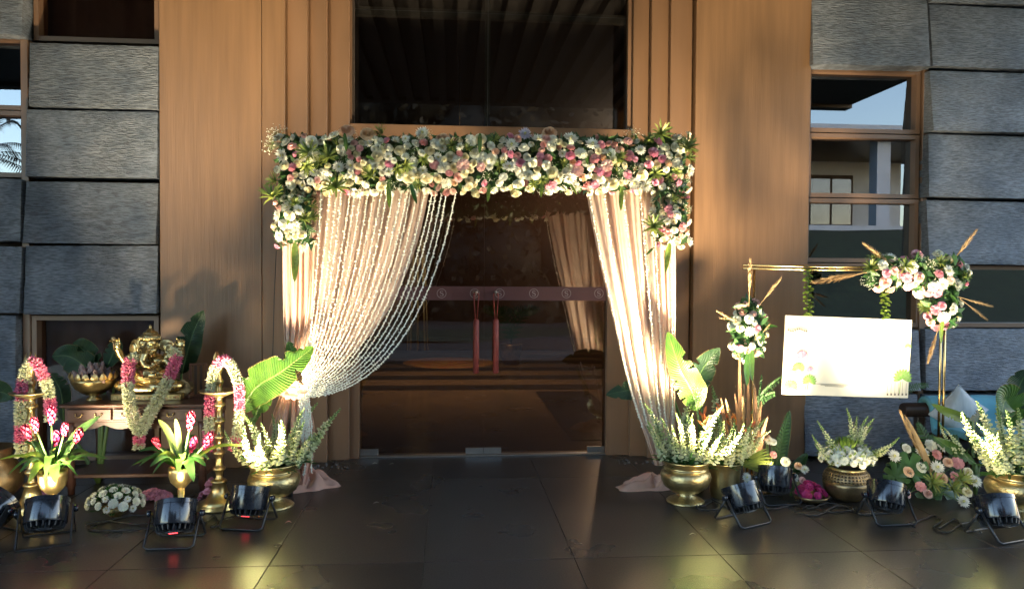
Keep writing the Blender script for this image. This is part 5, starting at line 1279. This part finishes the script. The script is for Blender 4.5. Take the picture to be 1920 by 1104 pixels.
for px, py, n_, r in ((1768, 925, (0, -1, .5), .12), (1705, 885, (-.5, -.8, .6), .12), (1790, 950, (.2, -1, .4), .09), (1680, 895, (-.7, -.6, .5), .09), (1735, 950, (-.2, -1, .5), .085)): monstera(FA, at(px, py, -1.42), n_, r)
for k, (a, b) in enumerate((((1770, 900), (1720, 790)), ((1750, 900), (1690, 830)), ((1760, 890), (1745, 815)), ((1740, 910), (1652, 905)), ((1790, 900), (1790, 815)), ((1770, 910), (1660, 870)))): palm_leaf(FA, [at(*a, -1.3), lerp(at(*a, -1.3), at(*b, -1.25), .5) + Vector((0, 0, .02)), at(*b, -1.25)], .07, 'dgreen', 16)
for k, (px, py) in enumerate(((1785, 915), (1748, 905), (1800, 900))): put('leaf_sprig', SPRIG, FA, at(px, py, -1.5), (0, -1, .4), .10)
plume(FA, (1752, 905), (1694, 776), -1.38, 1, .55); obj('dried_blade', M().blade([at(1755, 900, -1.38), at(1725, 835, -1.4), at(1697, 778, -1.4)], .04, (0, -1, 0), .4, 0, 10, across=1), K['pampas'], FA)
for lx, px in ((-.5, 1800), (-.9, 1815), (-.3, 1835)): put('flower_spike', SPIKE[1], FA, at(px, 860, -1.4), (lx, -.1, 1), .30)
FB = thing('flower_arrangement', 'small floor arrangement of white and peach blossoms behind the low spotlight', 'flowers', gr(1455, 925))
b1 = gr(1455, 925)
for px, py, kd, r in ((1414, 851, 'mw', .046), (1442, 826, 'mw', .04), (1450, 828, 'rw', .03), (1473, 865, 'rw', .04), (1450, 852, 'cc', .030), (1473, 888, 'rp', .036), (1497, 873, 'rp', .032), (1508, 880, 'mw', .04), (1446, 890, 'rw', .032), (1438, 820, 'rp', .034), (1490, 895, 'mw', .036), (1425, 880, 'mw', .036), (1505, 900, 'rb', .03), (1460, 905, 'rb', .03), (1400, 895, 'mw', .045)):
    p = at(px, py, -1.15 - .002 * (py - 820)); put(KINDS[kd][0], KINDS[kd][1], FB, p, (rnd.uniform(-.3, .3), -1, .6), r * .9)
    obj('stem', M().tube([p + Vector((0, .02, -.01)), Vector((b1.x, b1.y + .1, .03))], .0035, 5), K['stalk'], FB)
for k, (a, b) in enumerate((((1450, 900), (1478, 772)), ((1440, 900), (1420, 835)), ((1470, 905), (1512, 850)), ((1450, 905), (1460, 815)))): palm_leaf(FB, [at(*a, -1.1), lerp(at(*a, -1.1), at(*b, -1.05), .5), at(*b, -1.05)], .06, 'dgreen', 18)
obj('leaf', M().blade([at(1456, 900, -1.08), at(1465, 840, -1.06), at(1481, 768, -1.05)], .12, (0, -1, 0), .2, 0, 12), K['band'], FB)
for px, py, n_, r in ((1440, 905, (-.2, -1, .5), .085), (1490, 915, (.4, -1, .5), .085)): monstera(FB, at(px, py, -1.25), n_, r)
put('leaf_sprig', SPRIG, FB, at(1436, 880, -1.3), (0, -1, .3), .085)

# ================================================================== DAYBED
YD1 = -.66
c = gr(1780, 900); D = thing('daybed', 'teal cushioned daybed with round dark wooden rail behind the flowers', 'daybed', (at(1800, 800, YD1).x, YD1, 0))
xr0 = at(1692, 768, YD1).x; xr1 = xr0 + 1.75; zr = at(1710, 768, YD1).z
obj('rail', M().tube([(xr0, YD1, zr), (xr0 + .01, YD1, zr), (xr1, YD1, zr)], [.050, .056, .056], 24), K['darkwood'], D, True, sharp=40)
obj('rail', M().tube([(xr0 + .08, YD1 - .02, .27), (xr1 - .08, YD1 - .02, .27)], .028, 12), K['darkwood'], D)
for x in (xr0 + .14, xr1 - .14): obj('leg', M().box(x - .03, x + .03, YD1 - .03, YD1 + .03, 0, zr - .05, bev=.004), K['darkwood'], D, False); obj('leg', M().box(x - .03, x + .03, YD1 - .60, YD1 - .54, 0, .24, bev=.004), K['darkwood'], D, False)
def sling(u, v):
    x = lerp(xr0 + .16, xr1 - .2, u); t = v
    P = [(YD1 + .04, zr - .06), (YD1 + .01, zr + .062), (YD1 - .064, zr + .03), (YD1 - .09, zr - .08), (YD1 - .13, zr - .17), (YD1 - .30, .34), (YD1 - .58, .33), (YD1 - .64, .29), (YD1 - .62, .22)]
    p = spl([(a, b, 0) for a, b in P], t); return (x, p.x + .004 * sin(u * 40), p.y + .008 * noise.noise(Vector((u * 8, v * 5, 2))))
me_ = M().grid(sling, 40, 40); so = obj('cushion', me_, K['teal'], D); md = so.modifiers.new('thick', 'SOLIDIFY'); md.thickness = .05; md.offset = -1
so.modifiers.new('round', 'SUBSURF').render_levels = 1
obj('frame', M().box(xr0 + .1, xr1 - .1, YD1 - .62, YD1 - .02, .20, .245, bev=.005), K['darkwood'], D, False)
def pillow(label, px, py, Y, sz, rot):
    t = thing('pillow', label, 'pillow', at(px, py, Y)); R_ = Matrix.Rotation(rot, 3, 'Y') @ Matrix.Rotation(rad(14), 3, 'X')
    def side(sg):
        def f(u, v):
            a, b = u * 2 - 1, v * 2 - 1; z = (max(0, (1 - a ** 4) * (1 - b ** 4)) ** .5) * .075 * sg; k = 1 - .10 * (1 - a * a) * abs(b) ** 3 - .10 * (1 - b * b) * abs(a) ** 3
            wr = .006 * noise.noise(Vector((a * 3, b * 3, sz * 9)))
            return t.location + R_ @ Vector((a * sz * k, -z + wr, b * sz * k))
        return f
    m = M().grid(side(1), 18, 18); m.grid(side(-1), 18, 18); obj('cover', m, K['pillow'], t)
    edge = [(a, b) for a, b in [(lerp(-1, 1, i / 8), -1) for i in range(9)] + [(1, lerp(-1, 1, i / 8)) for i in range(1, 9)] + [(lerp(1, -1, i / 8), 1) for i in range(1, 9)] + [(-1, lerp(1, -1, i / 8)) for i in range(1, 9)]]
    obj('piping', M().tube([t.location + R_ @ Vector((a * sz * (1 - .1 * (1 - a * a) * abs(b) ** 3 - .1 * (1 - b * b) * abs(a) ** 3), 0, b * sz * (1 - .10 * (1 - a * a) * abs(b) ** 3 - .10 * (1 - b * b) * abs(a) ** 3))) for a, b in edge], .005, 6), K['pillow'], t)
pillow('grey white striped pillow leaning point up on the teal daybed', 1797, 772, YD1 - .18, .155, rad(38))
pillow('pale pillow at the right end of the teal daybed, cut by the picture edge', 1930, 775, YD1 - .16, .16, rad(30))

# ================================================================== LED SPOTLIGHTS ON THE FLOOR (lit)
HR, HL, PZ = .110, .125, .165
def shell():
    m = M(); m.lathe([(HR * .55, -HL * .62), (HR * .96, -HL * .58), (HR, -HL * .5), (HR, HL * .30), (HR * 1.03, HL * .31), (HR * 1.03, HL * .5), (HR * .93, HL * .5), (HR * .90, HL * .36), (HR * .9, HL * .3)], 28); return m.mesh('housing', K['black'])
SHELL = shell()
for p in SHELL.polygons: pass
import bmesh as _b
SHELL.set_sharp_from_angle(angle=rad(35))
LENS = M().lathe([(HR * .89, HL * .31), (HR * .5, HL * .33), (.001, HL * .34)], 28, cap=False).mesh('lens', K['lens'])
FINS = M()
for k in range(20):
    a = 2 * pi * k / 20; d = Vector((cos(a), sin(a), 0)); s = Vector((-sin(a), cos(a), 0)) * .0035
    FINS.add([d * HR * .45 - s + Vector((0, 0, -HL * .60)), d * HR * .94 - s + Vector((0, 0, -HL * .60)), d * HR * .86 - s + Vector((0, 0, -HL * .80)), d * HR * .45 - s + Vector((0, 0, -HL * .84)), d * HR * .45 + s + Vector((0, 0, -HL * .60)), d * HR * .94 + s + Vector((0, 0, -HL * .60)), d * HR * .86 + s + Vector((0, 0, -HL * .80)), d * HR * .45 + s + Vector((0, 0, -HL * .84))],
        [(0, 1, 2, 3), (7, 6, 5, 4), (0, 4, 5, 1), (1, 5, 6, 2), (2, 6, 7, 3), (3, 7, 4, 0)])
FINS.tube([(0, 0, -HL * .60), (0, 0, -HL * .86)], HR * .46, 16)
FINM = FINS.mesh('cooling_fins', K['blackmatte'], False)
def yoke(sgn, spread):
    y = sgn * spread; w = HR + .022; zt_ = PZ
    pts = [(-w, 0, zt_), (-w, y * .5, zt_ * .5), (-w, y * .93, .018), (-w + .02, y, .007), (w - .02, y, .007), (w, y * .93, .018), (w, y * .5, zt_ * .5), (w, 0, zt_)]
    return M().tube(pts, .0085, 8, flat=.7).mesh('yoke', K['blackmatte'])
YK = [yoke(-1, .12), yoke(1, .10)]
def flatleg(sgn, spread):
    m = M(); w = HR + .02
    for x in (-w, w):
        p, q = Vector((x, 0, PZ + .02)), Vector((x, sgn * spread, 0.004)); d = (q - p).normalized(); n_ = Vector((0, d.z, -d.y)) * .018
        vs = [c + n_ * a + Vector((b, 0, 0)) for c in (p, q) for a in (-1, 1) for b in (-.003, .003)]
        m.add(vs, [(0, 1, 3, 2), (4, 6, 7, 5), (0, 4, 5, 1), (2, 3, 7, 6), (0, 2, 6, 4), (1, 5, 7, 3)])
    m.box(-w + .001, w - .001, sgn * spread - .018, sgn * spread + .018, .003, .009)
    return m.mesh('yoke', K['blackmatte'], False)
FL_ = [flatleg(-1, .13), flatleg(1, .12)]
KNOB = M().lathe([(.018, 0), (.02, .004), (.02, .016), (.014, .022)], 14).mesh('knob', K['black'])
DISP = M().box(-.035, .035, -.012, .012, -.004, 0).mesh('display', K['blackmatte'], False)
DIG = M().box(-.024, -.012, -.006, .006, -.006, -.0042).box(-.008, .004, -.006, .006, -.006, -.0042).box(.008, .020, -.006, .006, -.006, -.0042).mesh('digits', K['led'], False)
def par(px, py, aim, yaw, label, power, cone=70, flat=False, col=(1, .82, .53), blend=.7, digits=False):
    c = gr(px, py); t = thing('stage_light', label, 'spotlight', c, 'black stage lights on the floor', rz=yaw)
    for ykm in (FL_ if flat else YK):
        o = bpy.data.objects.new('yoke', ykm); C.objects.link(o); o.parent = t
    R3 = Matrix.Rotation(yaw, 3, 'Z'); d = R3.inverted() @ (Vector(aim) - (c + Vector((0, 0, PZ)))).normalized()
    h = bpy.data.objects.new('housing', SHELL); C.objects.link(h); h.parent = t
    Q = frame_of(d, (0, -1, .001)).to_4x4(); h.matrix_basis = Matrix.Translation((0, 0, PZ)) @ Q
    for nm, me in (('lens', LENS), ('cooling_fins', FINM)):
        o = bpy.data.objects.new(nm, me); C.objects.link(o); o.parent = h
        if nm == 'cooling_fins': o['kind'] = 'stuff'
    for s in (-1, 1):
        o = bpy.data.objects.new('knob', KNOB); C.objects.link(o); o.parent = t; o.matrix_basis = Matrix.Translation((s * (HR + .024), 0, PZ)) @ Matrix.Rotation(s * pi / 2, 4, 'Y')
    o = bpy.data.objects.new('display', DISP); C.objects.link(o); o.parent = h; o.matrix_basis = Matrix.Translation((0, .02, -HL * .862))
    if digits:
        o = bpy.data.objects.new('digits', DIG); C.objects.link(o); o.parent = h; o.matrix_basis = Matrix.Translation((0, .02, -HL * .862))
    ld = bpy.data.lights.new('beam', 'SPOT'); ld.energy = power; ld.spot_size = rad(cone); ld.spot_blend = blend; ld.shadow_soft_size = .09; ld.color = col
    lo = bpy.data.objects.new('beam', ld); C.objects.link(lo); lo.parent = h; lo.matrix_basis = Matrix.Translation((0, 0, HL * .56)) @ Matrix.Rotation(pi, 4, 'X')
    return t
PW = 100
par(-8, 1004, at(285, 700, -.74), -.5, 'black stage light cut off by the left edge of the picture', PW * .4, 30, flat=True, blend=.9)
par(88, 1012, at(180, 170, -.3), .35, 'black stage light on flat splayed legs below the leftmost goblet pot', PW * 1.2, 56, flat=True, blend=1)
par(330, 1016, at(400, 90, -.3), 0, 'black stage light with red display facing the camera, below the second goblet', PW * 1.8, 56, digits=True, blend=1)
par(468, 982, at(545, 430, -1.1), -.2, 'black stage light with red display beside the urn under the curtain knot', PW * 1.7, 68, digits=True)
par(1390, 976, at(1232, 460, -1.1), .45, 'black stage light leaning left toward the narrower curtain', PW * 2.1, 80)
par(1452, 938, at(1480, 30, -.3), .1, 'black stage light half hidden by blossoms, behind the others', PW * .9, 50, blend=1)
par(1660, 974, at(1680, 510, -1.2), .05, 'black stage light in front of the pierced brass pot and the welcome board', PW * .7, 60, blend=1)
par(1866, 1004, at(1640, 90, -.3), .3, 'black stage light at the far right in front of the last urn', PW * 1.1, 50, blend=1)

# ================================================================== CABLES, LOOSE PETALS
def cable(label, pts, r=.0055, n=60):
    P = [gr(px, py) for px, py in pts]
    q = [Vector((p.x, p.y, r + .001)) for p in P]; line = [spl(q, i / n) for i in range(n + 1)]
    for i, p in enumerate(line): p.z = r + .001 + .004 * (1 + sin(i * 1.7)) * .5
    tag(obj('power_cable', M().tube(line, r, 6), K['rubber']), label, 'cable', 'black cables lying on the floor')
cable('black cable coiled between the white mum bowl and the display spotlight', [(160, 985), (200, 978), (260, 985), (300, 972), (250, 968), (190, 982), (170, 995), (240, 996), (290, 990)])
cable('black cable running between the two spotlights with red displays', [(370, 970), (385, 982), (400, 968), (412, 985), (395, 990), (420, 975), (440, 970)])
cable('black cable from the right urn foot to the leaning spotlight', [(1300, 945), (1318, 950), (1335, 942), (1345, 955), (1322, 958), (1305, 952), (1330, 938), (1360, 952)])
cable('black cable along the floor between the leaning and the sign spotlight', [(1420, 950), (1450, 956), (1490, 948), (1520, 955), (1550, 945), (1580, 950), (1615, 965), (1640, 968)])
cable('black cable looping below the magenta petal bowl', [(1490, 962), (1530, 968), (1570, 950), (1600, 957), (1560, 962), (1520, 950), (1505, 955)])
cable('black cable looping on the floor before the low monstera arrangement', [(1700, 985), (1730, 975), (1752, 968), (1765, 978), (1750, 990), (1775, 1000), (1800, 985), (1830, 978)])
cable('thin black cable hanging in a curve beside the far right spotlight', [(1760, 992), (1790, 975), (1810, 992), (1840, 1000)])
# thin wire at the pilaster beside the curtain
tag(obj('hanging_wire', M().tube([at(518, 470, -.8), at(514, 560, -.8), at(512, 640, -.8), at(510, 700, -.8)], .0025, 5), K['rubber']), 'thin dark wire hanging beside the floral arch at its left leg', 'wire')
for px, py, k, lb in ((541, 981, 'coral', 'red petal fallen on the dark floor near the spotlight'), (706, 944, 'pwhite', 'white petal fallen on the floor left of the doors'), (703, 870, 'pwhite', 'tiny white petal near the threshold'), (735, 871, 'pwhite', 'tiny white petal close to the threshold, right of another'), (1299, 1003, 'pwhite', 'white petal on the floor before the right urn')):
    p = gr(px, py); m = M(); m.blade([p + Vector((-.02, 0, .003)), p + Vector((0, 0, .012)), p + Vector((.018, .004, .004))], .022 if k == 'coral' else .011, (0, 0, 1), .4, 0, 5, across=1)
    tag(obj('petal', m, K[k]), lb, 'petal')

# ================================================================== HALL BEHIND THE DOORS
RG = thing('flower_rangoli', 'round orange flower rangoli on the hall floor behind the doors', 'floor decoration', gr(842, 680))
c = gr(842, 680, .006)
for k, (r0, r1, h) in enumerate(((.0, .3, .02), (.3, .55, .016), (.55, .8, .012))):
    obj('petal_ring', M().lathe([(r0 + .001, .002), (r0 + .01, h), (r1 - .02, h), (r1, .002)], 40, c=(c.x, c.y, .008), cap=False), K['rangoli'], RG)
HG = thing('hanging_garland_cone', 'tall cone of hanging flower strings above the rangoli in the hall', 'garland', (at(783, 640, 5.5).x, 5.5, 0))
for k in range(8):
    a = k * pi / 4; tp = Vector((HG.location.x, 5.5, 3.2)); bt = Vector((HG.location.x + cos(a) * .16, 5.5 + sin(a) * .16, .35)); obj('string', M().tube([tp, lerp(tp, bt, .6) + Vector((cos(a) * .02, 0, 0)), bt], .012, 5), K['ggreen'], HG)
PB = thing('potted_palm', 'small potted palm standing in the dim hall', 'potted plant', (at(958, 650, 6.5).x, 6.5, 0))
obj('pot', M().lathe([(.14, 0), (.2, .35), (.19, .36), (.01, .33)], 20), K['dbrass'], PB, world=False)
for k in range(9):
    a = k * 2.4; d = Vector((cos(a), sin(a), 1.0)); p0 = Vector((PB.location.x, 6.5, .35)); palm_leaf(PB, [p0, p0 + Vector((d.x * .2, d.y * .2, .5)), p0 + Vector((d.x * .5, d.y * .5, .62))], .16, 'dgreen', 12)
HFill = thing('added_hall_lamp', 'unseen warm ceiling lamp added to light the hall behind the doors', 'ceiling lamp', (.1, 4.2, 3.4))  # unseen lamp added to brighten the hall floor behind the glass
obj('pendant_rod', M().tube([(0, 0, 0), (0, 0, ZT - 3.4)], .006, 6), K['brass'], HFill, world=False)
obj('shade', M().lathe([(.1, 0), (.13, -.03), (.13, -.06), (.11, -.06), (.10, -.03)], 20), K['brass'], HFill, world=False)
hl_ = bpy.data.lights.new('glow', 'SPOT'); hl_.energy = 85; hl_.spot_size = rad(112); hl_.spot_blend = 1.0; hl_.color = (1, .78, .55); hl_.shadow_soft_size = .1
ho = bpy.data.objects.new('glow', hl_); C.objects.link(ho); ho.parent = HFill; ho.location = (0, 0, -.16)

HFill2 = thing('added_hall_lamp', 'second unseen ceiling lamp added to light the back of the hall', 'ceiling lamp', (3.6, 9.6, 3.95))  # another added lamp, kept out of view, to lift the hall's back wall
obj('pendant_rod', M().tube([(0, 0, 0), (0, 0, ZT - 3.95)], .006, 6), K['brass'], HFill2, world=False)
obj('shade', M().lathe([(.1, 0), (.13, -.03), (.13, -.06), (.11, -.06), (.10, -.03)], 20), K['brass'], HFill2, world=False)
h2 = bpy.data.lights.new('glow', 'POINT'); h2.energy = 22; h2.color = (1, .80, .62); h2.shadow_soft_size = .1
ho = bpy.data.objects.new('glow', h2); C.objects.link(ho); ho.parent = HFill2; ho.location = (0, 0, -.2)
